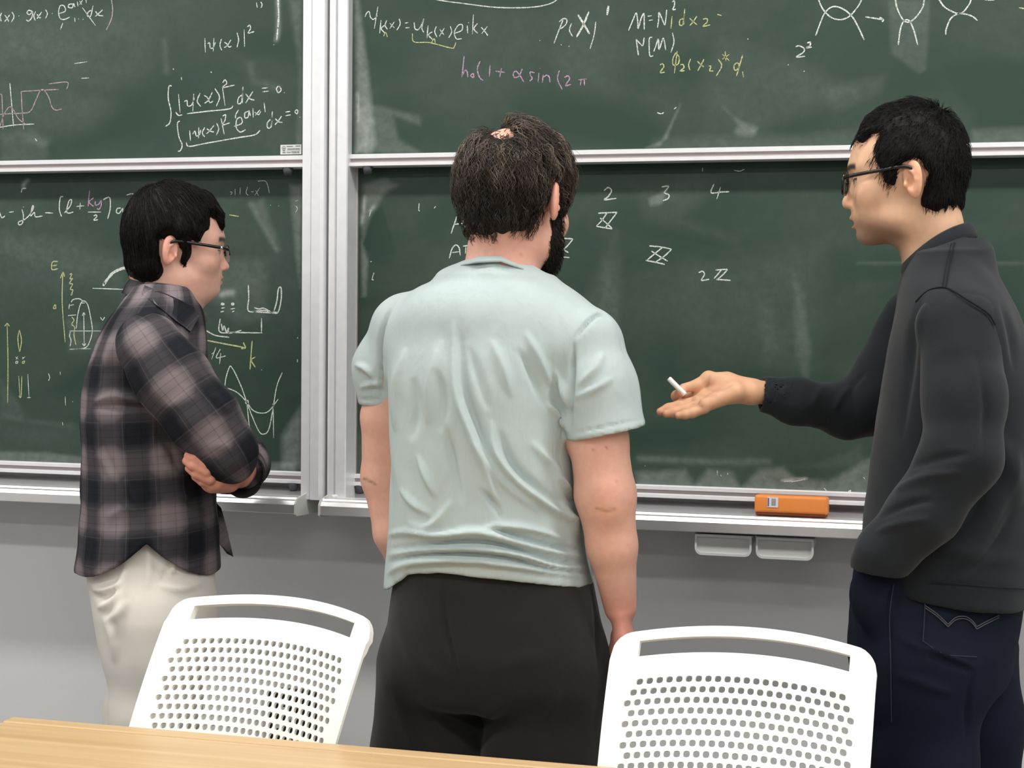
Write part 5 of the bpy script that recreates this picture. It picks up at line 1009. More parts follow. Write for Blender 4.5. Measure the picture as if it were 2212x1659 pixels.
def body_l(P):
    d = near(P, Cl, 0.22, lambda X: head_sdf(hql(X), phl) * scl)
    d = smin(d, chain(P, [Cl + Rl @ np.array([0, -0.022, -0.03]), L(366, 630, 0), L(345, 700, 0.0)], [0.062, 0.058, 0.075], 0.02), 0.02)
    d = smin(d, ell(P, L(400, 628, 0), (0.055, 0.045, 0.03)), 0.03)
    d = smin(d, cone(P, L(335, 760, 0), L(325, 1150, 0), 0.09, 0.09), 0.04)
    d = smin(d, chain(P, arm_near, [0.045, 0.036, 0.03], 0.02), 0.02); d = smin(d, chain(P, arm_far, [0.045, 0.036, 0.030, 0.0255], 0.02), 0.02)
    d = smin(d, near(P, L(460, 1015, -0.2), 0.14, hand_fold), 0.008)
    return d
SKL = np.array(srgb(220, 172, 153)[:3])
def col_l(V):
    q = hql(V); C = skin_tint(SKL, q, dict(open=0.0015, moustache=0.25)); far = np.linalg.norm(V - Cl, axis=1) > 0.2; C[far] = SKL * np.array([0.95, 0.72, 0.66])
    return C
zc = L(fr.u0, 690)[2]; hb = L(455, 1022, -0.2)
make_mesh_regions('body', body_l, [(Cl - [0.14, 0.14, 0.20], Cl + [0.16, 0.15, 0.16], 0.0022, lambda c: c[:, 2] >= zc), (hb - [0.075, 0.06, 0.06], hb + [0.09, 0.09, 0.065], 0.0019, lambda c: (c[:, 2] < zc) & (np.abs(c[:, 0] - hb[0]) < 0.07) & (c[:, 1] < -0.145)), (np.array([L(200, 800)[0], -0.24, L(fr.u0, 1170)[2]]), np.array([L(560, 800)[0], 0.25, zc]), 0.006, lambda c: (c[:, 2] < zc) & ~((np.abs(c[:, 0] - hb[0]) < 0.07) & (c[:, 1] < -0.145)))], M_SKIN, pl3, col_l)
# plaid cloth: the 'weave' attribute carries cloth coordinates (metres along warp and weft)
def plaid_mat():
    m = cloth('dark_plaid_flannel', srgb(80, 74, 76), 0.9, 900, 0.35, None, crumple=(26, 0.3, 0.005)); nt = m.node_tree; N = nt.nodes; K = nt.links; b = N['Principled BSDF']
    a = N.new('ShaderNodeAttribute'); a.attribute_name = 'weave'; sp = N.new('ShaderNodeSeparateXYZ'); K.new(a.outputs['Vector'], sp.inputs[0])
    def math_(op, x, y=None, clamp=False):
        n = N.new('ShaderNodeMath'); n.operation = op; n.use_clamp = clamp
        for i, v in enumerate((x, y)):
            if v is None: continue
            if isinstance(v, (int, float)): n.inputs[i].default_value = v
            else: K.new(v, n.inputs[i])
        return n.outputs[0]
    def band(src, per, ph):        # soft light/dark band of the ground
        s = math_('SINE', math_('ADD', math_('MULTIPLY', src, 2 * math.pi / per), ph)); return math_('ADD', math_('MULTIPLY', math_('MULTIPLY', s, 1.5, False), 0.5), 0.5, True)
    def thin(src, per, ph, sharp): # thin pin lines
        s = math_('SINE', math_('ADD', math_('MULTIPLY', src, 2 * math.pi / per), ph)); return math_('POWER', math_('MAXIMUM', s, 0.0), sharp)
    u, v = sp.outputs[0], sp.outputs[1]
    A, Bv = band(u, 0.102, 0.4), band(v, 0.106, 0.0)
    tot = math_('ADD', math_('MULTIPLY', A, 0.46), math_('MULTIPLY', Bv, 0.54))
    cr = N.new('ShaderNodeValToRGB'); e = cr.color_ramp.elements; e[0].position = 0.05; e[0].color = srgb(31, 33, 39); e[1].position = 0.97; e[1].color = srgb(132, 120, 123); x = e.new(0.5); x.color = srgb(68, 65, 69)
    K.new(tot, cr.inputs['Fac'])
    ln = math_('ADD', math_('MULTIPLY', thin(v, 0.0133, 0.0, 24), 0.30), math_('MULTIPLY', thin(u, 0.0255, 1.0, 30), 0.22)); dk = math_('SUBTRACT', 1.0, ln, True)
    mx = N.new('ShaderNodeVectorMath'); mx.operation = 'SCALE'; K.new(cr.outputs['Color'], mx.inputs[0]); K.new(dk, mx.inputs['Scale'])
    l2 = math_('MULTIPLY', math_('ADD', thin(v, 0.053, 2.2, 200), thin(u, 0.051, 2.0, 200)), 0.03)
    ad = N.new('ShaderNodeVectorMath'); ad.operation = 'ADD'; K.new(mx.outputs['Vector'], ad.inputs[0]); cb = N.new('ShaderNodeCombineXYZ'); [K.new(l2, cb.inputs[i]) for i in range(3)]; K.new(cb.outputs[0], ad.inputs[1])
    K.new(ad.outputs['Vector'], b.inputs['Base Color']); return m
M_PLAID = plaid_mat()
sv = [1240, 1225, 1130, 1050, 960, 880, 800, 720, 665, 625]; sxl = [164, 166, 176, 181, 179, 177, 189, 216, 252, 300]; sxr = [474, 474, 472, 462, 452, 448, 446, 446, 440, 410]; shy = [0.185, 0.185, 0.178, 0.172, 0.172, 0.175, 0.180, 0.165, 0.115, 0.07]
SZ, SCX, SHA, SHY = smooth_tab([L(fr.u0, v)[2] for v in sv], [[L((a + b) / 2, v)[0] for a, b, v in zip(sxl, sxr, sv)], [fr.m(b - a) / 2 for a, b in zip(sxl, sxr)], shy])
z_hi, z_lo = L(fr.u0, 1146)[2], L(fr.u0, 1228)[2]; xs_ = L(318, 1150)[0]
def hemL(P):
    dx = np.abs(P[:, 0] - xs_) / 0.13; w = 1 - (1 - np.clip(dx / 0.92, 0, 1)) ** 1.6; return z_hi + (z_lo - z_hi) * w
def shirt_l(P):
    d = loft(P, SZ, SCX, np.zeros(60), SHA, SHY, 0.0, 2.2)
    for s in (-1, 1): d = smin(d, cone(P, L(345, 668, s * 0.03), L(318, 752, s * 0.150), 0.050, 0.060), 0.04)
    d = smax(d, hemL(P) - P[:, 2], 0.004)
    d = smax(d, -cone(P, L(372, 600, 0), L(356, 668, 0), 0.057, 0.056), 0.004)
    op = L(452, 1250)[0]; d = np.maximum(d, -np.maximum(np.maximum(0.004 - np.abs(P[:, 1]) + 0, 0) * 0 + np.abs(P[:, 1] - 0.02) - (0.002 + 0.9 * np.clip(L(fr.u0, 1090)[2] - P[:, 2], 0, 0.12) * 0.25), op - P[:, 0]))
    return d
def weave_torso(me, V):
    X = V[:, 0] - np.interp(V[:, 2], SZ, SCX); th = np.arctan2(V[:, 1], X); set_vec(me, 'weave', np.stack([th * 0.16 + 0.03, V[:, 2] - 0.10 * X * 0.6, 0 * th], 1))
_k = lambda pts: [(140 + a / 3.318, 780 + b / 3.318) for a, b in pts]
SH_FOLDS = [(_k([(190, 300), (350, 250), (520, 280), (600, 300)]), 8, 6), (_k([(200, 330), (400, 330), (600, 330)]), 7, -9), (_k([(180, 440), (280, 700), (400, 900)]), 12, 5), (_k([(250, 560), (330, 760), (430, 930)]), 9, -5), (_k([(420, 860), (520, 1000), (560, 1100)]), 9, 4), (_k([(700, 1000), (850, 980), (980, 960)]), 10, 5), (_k([(610, 420), (610, 700), (600, 1150)]), 3, -3), (_k([(640, 500), (780, 640), (830, 800)]), 14, -8), (_k([(300, 1130), (420, 1060), (540, 1080)]), 10, 3),
            ([(260, 700), (240, 760), (200, 820)], 14, 4), ([(300, 640), (370, 700), (400, 760)], 8, -3)]
po = sdf_obj('plaid_shirt', shirt_l, L(120, 1245, 0) + [0, -0.26, 0], L(520, 590, 0) + [0, 0.26, 0], 0.0042, M_PLAID, pl3, disp=lambda V, N: folds(fr, V, N, SH_FOLDS) * 1.3 + 0.0018 * noise3(V, 55, 4), post=weave_torso)
def sleeve_l(pts, rad, cut, folds_, name='sleeve', nw=None):
    def fn(P):
        d = chain(P, pts, rad, 0.03); return d if cut is None else np.maximum(d, (P - cut[0]) @ (cut[1] / np.linalg.norm(cut[1])))
    A = np.array(pts)
    def post(me, V):
        WW = np.zeros(len(V)); S = np.zeros(len(V)); T = np.zeros(len(V)); acc = 0.0
        for i in range((nw or len(A)) - 1):
            d = A[i + 1] - A[i]; ln = np.linalg.norm(d); d = d / ln; t = (V - A[i]) @ d; q = V - A[i] - np.outer(np.clip(t, 0, ln), d); dist = np.linalg.norm(q, axis=1)
            n1 = np.cross(d, [0, 1.0, 0.1]); n1 /= np.linalg.norm(n1); n2 = np.cross(d, n1); w_ = np.exp(-np.clip(dist / 0.006, 0, 200)) + 1e-30; S += w_ * (acc + np.clip(t, -0.1, ln + 0.1)); T += w_ * np.arctan2(q @ n1, q @ n2) * 0.058; WW = WW + w_; acc += ln
        S /= WW; T /= WW
        set_vec(me, 'weave', np.stack([T + 0.02, S + 0.035, 0 * S], 1))
    lo, hi = A.min(0) - 0.11, A.max(0) + 0.11
    return sdf_obj(name, fn, lo, hi, 0.0042, M_PLAID, po, disp=(lambda V, N: folds(fr, V, N, folds_) + 0.0016 * noise3(V, 60, 6)), post=post)
SLF = [(_k([(560, 180), (700, 330), (850, 560), (900, 610)]), 8, -2), (_k([(940, 110), (1020, 170), (1060, 240)]), 8, -6), (_k([(1090, 220), (1150, 330), (1200, 360)]), 7, 5), (_k([(1060, 250), (1130, 350), (1230, 480)]), 6, -5), (_k([(980, 640), (1100, 600), (1230, 640)]), 12, 4), (_k([(650, 380), (800, 300), (1000, 260)]), 12, 3)]
sleeve_l([L(322, 748, -0.168), L(372, 820, -0.185), L(440, 905, -0.205), L(490, 978, -0.205), L(500, 968, 0.02)], [0.062, 0.064, 0.062, 0.052, 0.045], None, SLF, nw=4)
sleeve_l([L(335, 750, 0.165), L(492, 1000, 0.195), L(527, 1000, 0.02), L(531, 1016, -0.115)], [0.060, 0.058, 0.046, 0.038], (L(531, 1016, -0.118), np.array([0.0, -1.0, 0.0])), [])
# cuff of the far sleeve, turned to the viewer
M_PLAID_IN = cloth('plaid_inside', srgb(44, 40, 42), 0.95, 900, 0.3, None)
cw = L(528, 1024, -0.13)
def cuff(P): d = cone(P, cw + [0.004, 0.03, 0.004], cw + [-0.004, -0.030, -0.006], 0.037, 0.036); d = np.maximum(d, -cone(P, cw + [0, 0.01, 0.004], cw + [-0.004, -0.07, -0.006], 0.034, 0.035)); return np.maximum(d, -(P[:, 1] - (cw[1] - 0.045)))
sdf_obj('cuff', cuff, cw - 0.09, cw + 0.09, 0.003, M_PLAID_IN, po)
# collar of the shirt
def _cl(t, top):
    x, y = math.cos(t), math.sin(t); c = L(360, 624, 0) if top else L(354, 656, 0); rx, ry = (0.064, 0.062) if top else (0.080, 0.078)
    P = c + np.array([rx * x, ry * y, 0]); P[2] += -0.030 * x - 0.004; 
    if not top: P[2] += -0.018 * max(0, x) ** 2 - 0.006
    return P
cl = ring_band('shirt_collar', lambda t: _cl(t, True), lambda t: _cl(t, False), 0.006, M_PLAID, po)
_v = np.array([v.co[:] for v in cl.data.vertices]); set_vec(cl.data, 'weave', np.stack([np.arctan2(_v[:, 1], _v[:, 0] - L(360, 640, 0)[0]) * 0.08 + 0.02, _v[:, 2] * 1.0 + 0.03, 0 * _v[:, 0]], 1))
# pointed collar leaf on the near side
def leaf(pts, th, name):
    P = np.array([L(*p) for p in pts]); n = len(P); V = np.vstack([P, P + [0, th, 0]]); Fc = [tuple(range(n)), tuple(range(n, 2 * n))[::-1]] + [(i, n + i, n + (i + 1) % n, (i + 1) % n) for i in range(n)]
    o = obj(name, pydata(name, V, Fc), M_PLAID, po); set_vec(o.data, 'weave', np.stack([V[:, 0] * 0.7 + V[:, 2] * 0.7, V[:, 2] * 0.7 - V[:, 0] * 0.7, 0 * V[:, 0]], 1)); return o
def near_cloth(u, v, fn, off): 
    ys = np.linspace(-0.30, 0.12, 300); P = np.array([Ll(u, v, y) for y in ys]); d = fn(P); i = np.argmax(d < 0) if (d < 0).any() else np.argmin(d); return (u, v, ys[max(i - 1, 0)] - off)
leaf([near_cloth(u, v, shirt_l, o) for u, v, o in ((312, 616, 0.004), (345, 628, 0.006), (385, 646, 0.006), (420, 664, 0.006), (430, 684, 0.008), (412, 716, 0.009), (382, 694, 0.009), (340, 660, 0.008), (306, 634, 0.005))], 0.005, 'collar_leaf')
leaf([(428, 664, 0.0), (446, 676, 0.03), (450, 690, 0.05), (440, 704, 0.01), (424, 692, -0.03)], 0.004, 'collar_leaf')
o_ = leaf([(462, 1080, 0.03), (478, 1098, 0.04), (490, 1140, 0.05), (504, 1203, 0.06), (490, 1196, 0.06), (470, 1170, 0.04)], 0.006, 'shirt_front_flap')
# trousers
M_CREAM = cloth('cream_chino', srgb(228, 223, 213), 0.75, 1000, 0.2, (5, 0.02))
tv = [1560, 1420, 1330, 1250, 1180, 1120]; txl = [246, 226, 208, 190, 190, 200]; txr = [432, 448, 464, 464, 458, 448]
QZ, QCX, QHA, QHY = smooth_tab([L(fr.u0, v)[2] for v in tv], [[L((a + b) / 2, v)[0] for a, b, v in zip(txl, txr, tv)], [fr.m(b - a) / 2 for a, b in zip(txl, txr)], [0.15, 0.165, 0.17, 0.165, 0.155, 0.145]])
def pants_l(P):
    d = loft(P, QZ, QCX, np.zeros(60), QHA, QHY, 0.0, 2.3); d = smax(d, L(fr.u0, 1440)[2] - P[:, 2], 0.07)
    nr = [L(342, 1340, -0.09), L(336, 1540, -0.10), [L(325, 1600)[0], -0.10, 0.42], [L(318, 1600)[0], -0.10, 0.07]]; fa = [L(336, 1340, 0.09), L(318, 1540, 0.10), [L(285, 1600)[0], 0.10, 0.42], [L(270, 1600)[0], 0.10, 0.07]]
    d = smin(d, chain(P, nr, [0.100, 0.080, 0.070, 0.060], 0.03), 0.05); d = smin(d, chain(P, fa, [0.100, 0.078, 0.070, 0.060], 0.03), 0.05); return smax(d, 0.045 - P[:, 2], 0.006)
_k2 = lambda pts: [(160 + a / 3.0786, 1120 + b / 3.0786) for a, b in pts]
PL_FOLDS = [(_k2([(680, 195), (650, 300), (600, 380), (560, 430)]), 4, -5), (_k2([(690, 200), (660, 320), (600, 400)]), 6, 4), (_k2([(90, 420), (180, 480), (300, 440), (360, 330)]), 10, 5), (_k2([(150, 590), (230, 570), (320, 480)]), 9, 5), (_k2([(120, 500), (210, 520), (310, 470)]), 7, -5), (_k2([(350, 250), (340, 420), (300, 640), (280, 800)]), 12, 5), (_k2([(470, 120), (500, 300), (480, 480)]), 9, 4), (_k2([(560, 440), (700, 470), (860, 430)]), 9, 4), (_k2([(200, 680), (300, 640), (370, 540)]), 9, 4), (_k2([(190, 640), (260, 800), (270, 960)]), 10, 4)]
sdf_obj('trousers', pants_l, np.array([L(120, 1300)[0], -0.26, 0.0]), np.array([L(520, 1300)[0], 0.26, L(fr.u0, 1115)[2]]), 0.0055, M_CREAM, pl3, disp=lambda V, N: folds(fr, V, N, PL_FOLDS) * 1.7 + 0.001 * noise3(V, 45, 9))
shoe(fr, pl3, L(318, 1600)[0], -0.10, 0.1); shoe(fr, pl3, L(270, 1600)[0], 0.10, -0.05)
# hair: hairline traced in the side view
def side_poly(pts, hq_, y0): 
    out = []
    for u, v in pts: q = hq_(L(u, v, y0)[None])[0]; out.append((q[1], q[2]))
    return out
HP_L = side_poly([(512, 455), (505, 488), (494, 494), (484, 488), (470, 472), (462, 470), (452, 488), (440, 508), (432, 522), (414, 518), (412, 548), (403, 575), (396, 572), (392, 540), (384, 524), (362, 512), (346, 520), (346, 560), (354, 584), (350, 608), (335, 624), (310, 620), (285, 610), (250, 560), (240, 480), (270, 400), (385, 370), (480, 400)], hql, -0.075)
hl_, lev_l = cap_hair('hair', fr, Cl, Rl, scl, HP_L, 0.0165, 0.020, M_BLACKHAIR, pl3, 0.0028, None, 0.0020, 6, hql)
def wl(V): q = hql(V); return (poly_sd(q[:, 1], q[:, 2], HP_L) < 0.003) * 1.0
nl = 4200; rl = hair_roots(hl_, nl, wl, 21); whorl = Cl + Rl @ np.array([0, -0.03, 0.13])
def flow_l(P):
    q = hql(P); d = P - whorl; d /= np.linalg.norm(d, axis=1, keepdims=True) + 1e-6; d[:, 2] -= 0.5; fwd = sstep(q[:, 2], 0.04, 0.09)[:, None] * np.array([0.55, -0.15, 0.0]); d = d + fwd; return d / (np.linalg.norm(d, axis=1, keepdims=True) + 1e-9)
dl = flow_l(rl) + np.random.RandomState(2).randn(nl, 3) * 0.15
strands('hair_strands', rl, dl, 0.028 + 0.020 * np.random.RandomState(3).rand(nl), M_BLACKHAIR, hl_, lev_l, 6, 0.00055, wave=0.10, settle=0.8, grav=0.25, flow=flow_l, lift=0.0025, seed=13)
# glasses
M_FRAME = mat('black_acetate', srgb(14, 14, 16), 0.25, spec=0.5); M_SILVER = mat('silver_hinge', srgb(220, 220, 222), 0.25, metal=0.9)
M_LENS = bpy.data.materials.new('spectacle_lens'); M_LENS.use_nodes = True
_nt = M_LENS.node_tree; _nt.nodes.clear(); _o = _nt.nodes.new('ShaderNodeOutputMaterial'); _mx = _nt.nodes.new('ShaderNodeMixShader'); _tr = _nt.nodes.new('ShaderNodeBsdfTransparent'); _gl = _nt.nodes.new('ShaderNodeBsdfGlossy'); _fr = _nt.nodes.new('ShaderNodeFresnel')
_gl.inputs['Roughness'].default_value = 0.02; _fr.inputs['IOR'].default_value = 1.5; _nt.links.new(_fr.outputs[0], _mx.inputs[0]); _nt.links.new(_tr.outputs[0], _mx.inputs[1]); _nt.links.new(_gl.outputs[0], _mx.inputs[2]); _nt.links.new(_mx.outputs[0], _o.inputs[0])
glasses(pl3, hpl, 0.0031, 0.0013, 0.050, 0.030, False, (M_FRAME, M_SILVER, M_LENS), -0.02)
# ------------------------------------------------------------------ person in the dark sweater (side view, holding out chalk)
fr = Frame(2040, 900, -0.65); L = fr.L
pr = tag(fr.root(), 'person with glasses in charcoal sweater and jeans, holding out a piece of chalk', 'person')
Cr = L(1962, 398, 0.0); Rr = rot(math.radians(180 - 6), math.radians(-2), 0.0); scr = 1.02
phr = dict(open=0.005, jaw=0.056, nose=0.005, ear_y=-0.020)
def hqr(P):
    q = (P - Cr) @ Rr / scr; q[:, 1] = np.where(q[:, 1] < 0, q[:, 1] * 1.16, q[:, 1]); q[:, 2] = np.where(q[:, 2] < 0, q[:, 2] * 1.07, q[:, 2]); return q
def hpr(q): return np.asarray(q) @ Rr.T * scr + Cr
_z = lambda a, b: (1380 + a / 6.9125, 760 + b / 6.9125)
def Z(a, b, y): u, v = _z(a, b); return L(u, v, y)
WR = Z(1680, 605, 0.035)
def hand_out(P):
    """open right hand, palm up and towards the viewer; thumb and first finger hold the chalk"""
    fl = ((0.15, -0.75, 0.65), 0.62)
    d = cone(P, Z(1900, 610, 0.05), WR, 0.0190, 0.0200); d = smin(d, cone(P, WR, Z(1380, 590, 0.024), 0.0195, 0.0210), 0.008); d = smin(d, cone(P, Z(1330, 440, 0.036), Z(1700, 550, 0.042), 0.0150, 0.0150), 0.010)
    # palm: heel, little-finger edge, knuckle row
    d = smin(d, cone(P, Z(1430, 600, 0.010), Z(1000, 790, -0.006), 0.0165, 0.0120), 0.012); d = smin(d, cone(P, Z(1330, 560, 0.035), Z(900, 660, 0.036), 0.0160, 0.0115), 0.014); d = smin(d, cone(P, Z(1200, 650, 0.022), Z(900, 740, 0.016), 0.0140, 0.0115), 0.012)
    # thenar and thumb
    d = smin(d, ell(P, Z(1260, 455, 0.034), (0.0235, 0.016, 0.0165)), 0.008)
    d = smin(d, chain(P, [Z(1160, 420, 0.034), Z(1040, 395, 0.036), Z(880, 500, 0.030), Z(670, 540, 0.022)], [0.0125, 0.0118, 0.0100, 0.0078], 0.006), 0.006)
    # first finger, curled up towards the thumb
    d = smin(d, chain(P, [Z(900, 680, 0.040), Z(700, 690, 0.050), Z(570, 660, 0.036), Z(630, 600, 0.016)], [0.0112, 0.0102, 0.0095, 0.0078], 0.005), 0.005)
    # long, ring and little finger, stretched out
    for pts, r in (([Z(900, 740, 0.020), Z(620, 800, 0.018), Z(440, 850, 0.014), Z(325, 895, 0.008)], 0.0100), ([Z(930, 800, 0.006), Z(690, 865, 0.004), Z(530, 900, 0.0), Z(410, 925, -0.004)], 0.0097), ([Z(980, 850, -0.008), Z(800, 910, -0.012), Z(690, 935, -0.016), Z(585, 950, -0.019)], 0.0086)):
        d = smin(d, chain(P, pts, [r, r * 0.97, r * 0.88, r * 0.72], 0.004), 0.0035)
    return d
sh_f, el_f = L(1985, 700, 0.165), L(1868, 880, 0.150)
sh_n, el_n, wr_n = L(2070, 730, -0.135), L(2078, 985, -0.195), L(1918, 1188, -0.195)
def body_r(P):
    d = near(P, Cr, 0.22, lambda X: head_sdf(hqr(X), phr) * scr)
    d = smin(d, chain(P, [Cr + Rr @ np.array([0, -0.018, -0.030]), L(2000, 480, 0), L(2030, 570, 0), L(2050, 640, 0)], [0.056, 0.052, 0.053, 0.05], 0.02), 0.022)
    d = smin(d, cone(P, L(2060, 720, 0), L(2050, 1150, 0), 0.07, 0.08), 0.04)
    d = smin(d, chain(P, [sh_f, el_f, L(1720, 862, 0.070), Z(1900, 610, 0.05)], [0.040, 0.026, 0.020, 0.0185], 0.006), 0.01); d = smin(d, near(P, Z(1000, 650, 0.02), 0.20, hand_out), 0.006)
    d = smin(d, chain(P, [sh_n, el_n, wr_n], [0.035, 0.028, 0.022], 0.01), 0.02)
    return d
SKR = np.array(srgb(222, 178, 146)[:3])
def col_r(V):
    q = hqr(V); C = skin_tint(SKR, q, dict(open=0.005, stubble=0.85, moustache=0.45)); far = np.linalg.norm(V - Cr, axis=1) > 0.22; C2 = np.tile(SKR * np.array([1.0, 0.93, 0.88]), (len(V), 1)); U, W, _ = fr.px(V)
    tip = np.exp(-((U - 1430) / 22) ** 2) * 0.5 + np.exp(-((U - 1465) / 14) ** 2 - ((W - 852) / 14) ** 2) * 0.5; C2 = C2 * (1 - tip[:, None]) + SKR * np.array([1, 0.72, 0.66]) * tip[:, None]
    for pts, w_, a_ in (([_z(1060, 360), _z(1040, 480), _z(1000, 540), _z(1100, 580), _z(1250, 580), _z(1400, 500)], 3.0, 0.16), ([_z(800, 780), _z(840, 775)], 2.2, 0.2), ([_z(910, 815), _z(950, 815)], 2.2, 0.2), ([_z(860, 640), _z(1000, 660), _z(1150, 650)], 3, 0.15)): C2 *= (1 - a_ * np.exp(-(seg_dist(U, W, pts) / w_) ** 2))[:, None]
    return np.where(far[:, None], C2, C)
zc = L(fr.u0, 600)[2]; xh = Z(1850, 600, 0)[0]
make_mesh_regions('body', body_r, [(Cr - [0.16, 0.14, 0.22], Cr + [0.17, 0.15, 0.16], 0.0022, lambda c: c[:, 2] >= zc), (Z(180, 1050, 0) + [0, -0.06, -0.02], Z(2000, 250, 0) + [0, 0.09, 0.02], 0.0017, lambda c: c[:, 0] < xh), (np.array([xh - 0.02, -0.27, L(fr.u0, 1290)[2]]), np.array([L(2200, 800)[0], 0.24, zc]), 0.006, lambda c: (c[:, 2] < zc) & (c[:, 0] >= xh))], M_SKIN, pr, col_r)
# sweater
M_SWTR = cloth('charcoal_sweat_jersey', srgb(34, 38, 42), 0.95, 800, 0.35, (9, 0.06), sheen=0.12)
wv = [1300, 1270, 1200, 1100, 1000, 900, 800, 700, 640, 590, 555]; wxl = [1868, 1862, 1862, 1874, 1884, 1896, 1912, 1932, 1946, 1958, 1990]; wxr = [2232, 2234, 2238, 2246, 2250, 2250, 2238, 2206, 2176, 2146, 2110]; why = [0.185, 0.185, 0.19, 0.185, 0.18, 0.185, 0.19, 0.175, 0.14, 0.105, 0.075]
WZ, WCX, WHA, WHY = smooth_tab([L(fr.u0, v)[2] for v in wv], [[L((a + b) / 2, v)[0] for a, b, v in zip(wxl, wxr, wv)], [fr.m(b - a) / 2 for a, b in zip(wxl, wxr)], why])
hx = np.array([L(u, 1260)[0] for u in (1830, 1900, 2000, 2212, 2260)]); hzz = np.array([L(fr.u0, v)[2] for v in (1236, 1248, 1268, 1288, 1290)])
def swtr(P):
    d = loft(P, WZ, WCX, np.zeros(60), WHA, WHY, 0.0, 2.2)
    for s in (-1, 1): d = smin(d, cone(P, L(2048, 608, s * 0.03), L(2072, 700, s * 0.130), 0.055, 0.062), 0.045)
    d = smax(d, np.interp(P[:, 0], hx, hzz) - P[:, 2], 0.005)
    d = smin(d, ell(P, L(2072, 560, 0), (0.048, 0.070, 0.052)), 0.03)
    return smax(d, -cone(P, L(1985, 470, 0), L(2020, 575, 0), 0.050, 0.045), 0.004)
SW_FOLDS = [([(2000, 640), (1975, 700), (1965, 800), (1950, 950)], 10, -5), ([(2120, 900), (2180, 1000), (2200, 1100)], 22, 6), ([(2050, 1230), (2120, 1160), (2170, 1060), (2200, 960)], 16, 6), ([(2080, 1240), (2150, 1180), (2190, 1100)], 10, -5), ([(1990, 1200), (2080, 1140), (2140, 1040)], 14, -5), ([(2160, 640), (2185, 720), (2190, 800)], 9, -5), ([(2000, 1252), (2212, 1272)], 2.5, -1.2), ([(2000, 1170), (2100, 1200), (2212, 1210)], 20, 4)]
so = sdf_obj('sweater', swtr, L(1790, 1310, 0) + [0, -0.28, 0], L(2300, 530, 0) + [0, 0.27, 0], 0.0042, M_SWTR, pr, disp=lambda V, N: folds(fr, V, N, SW_FOLDS) * 1.4 + 0.002 * noise3(V, 45, 14))
SLV = []
def sleeve_r(pts, rad, cut, fl, sd):
    A = np.array(pts)
    def fn(P):
        d = chain(P, pts, rad, 0.02)
        if cut is not None:
            n = cut[1] / np.linalg.norm(cut[1]); d = smax(d, (P - cut[0]) @ n, 0.003); d = np.maximum(d, -np.maximum(cone(P, cut[0] - n * 0.05, cut[0] + n * 0.05, cut[2], cut[2]), -((P - cut[0]) @ n + 0.045)))
        return d
    SLV.append(fn)
    return sdf_obj('sleeve', fn, A.min(0) - 0.11, A.max(0) + 0.11, 0.004, M_SWTR, so, disp=lambda V, N: folds(fr, V, N, fl) * 1.4 + 0.002 * noise3(V, 55, sd))
sleeve_r([L(2070, 706, -0.140), L(2084, 860, -0.180), L(2078, 985, -0.200), L(1992, 1108, -0.205), L(1912, 1195, -0.198), L(1896, 1222, -0.192)], [0.064, 0.060, 0.057, 0.051, 0.043, 0.039], (L(1898, 1232, -0.19), np.array([-0.12, 0.1, -0.98]), 0.030),
         [([(2010, 640), (1985, 700), (1975, 800)], 8, 3), ([(1900, 1120), (1960, 1090), (2020, 1080)], 9, -5), ([(1890, 1150), (1950, 1130), (2010, 1120)], 9, 5), ([(1930, 1060), (2000, 1030), (2080, 1020)], 10, 5), ([(1960, 1010), (2030, 990), (2100, 980)], 10, -4), ([(2110, 760), (2130, 880), (2120, 980)], 10, -4)], 15)
sleeve_r([sh_f, L(1876, 872, 0.150), L(1830, 886, 0.130), L(1720, 866, 0.070), Z(1790, 620, 0.045)], [0.066, 0.052, 0.045, 0.036, 0.0300], (Z(1840, 620, 0.045), np.array([-0.95, -0.25, 0.12]), 0.0235), [([(1840, 830), (1815, 860), (1800, 890)], 7, 4), ([(1870, 800), (1840, 840), (1850, 900)], 7, -4), ([(1780, 830), (1760, 860), (1750, 890)], 8, 3), ([(1700, 835), (1690, 860)], 7, 2.5)], 16)
def seam(name, pts, y, r, m, par):
    """raised stitched seam laid on the cloth"""
    return obj(name, tube_mesh(name, [L(u, v, yy) for (u, v), yy in zip(pts, y)], r, 6), m, par, True)
# mock collar: ring lower at the throat, higher at the nape
def _cr(t, top):
    x, y = math.cos(t), math.sin(t); f, b = ((1948, 572), (2102, 484)) if top else ((1950, 604), (2112, 512)); c0, c1 = L(f[0], f[1], 0), L(b[0], b[1], 0); c = (c0 + c1) / 2; h = (c1 - c0) / 2
    P = c + h * x + np.array([0, (0.066 if top else 0.074) * y, 0]); P[2] += (0.010 if top else 0.006) * (1 - x * x); return P
ring_band('mock_collar', lambda t: _cr(t, True), lambda t: _cr(t, False), 0.007, M_SWTR, so)
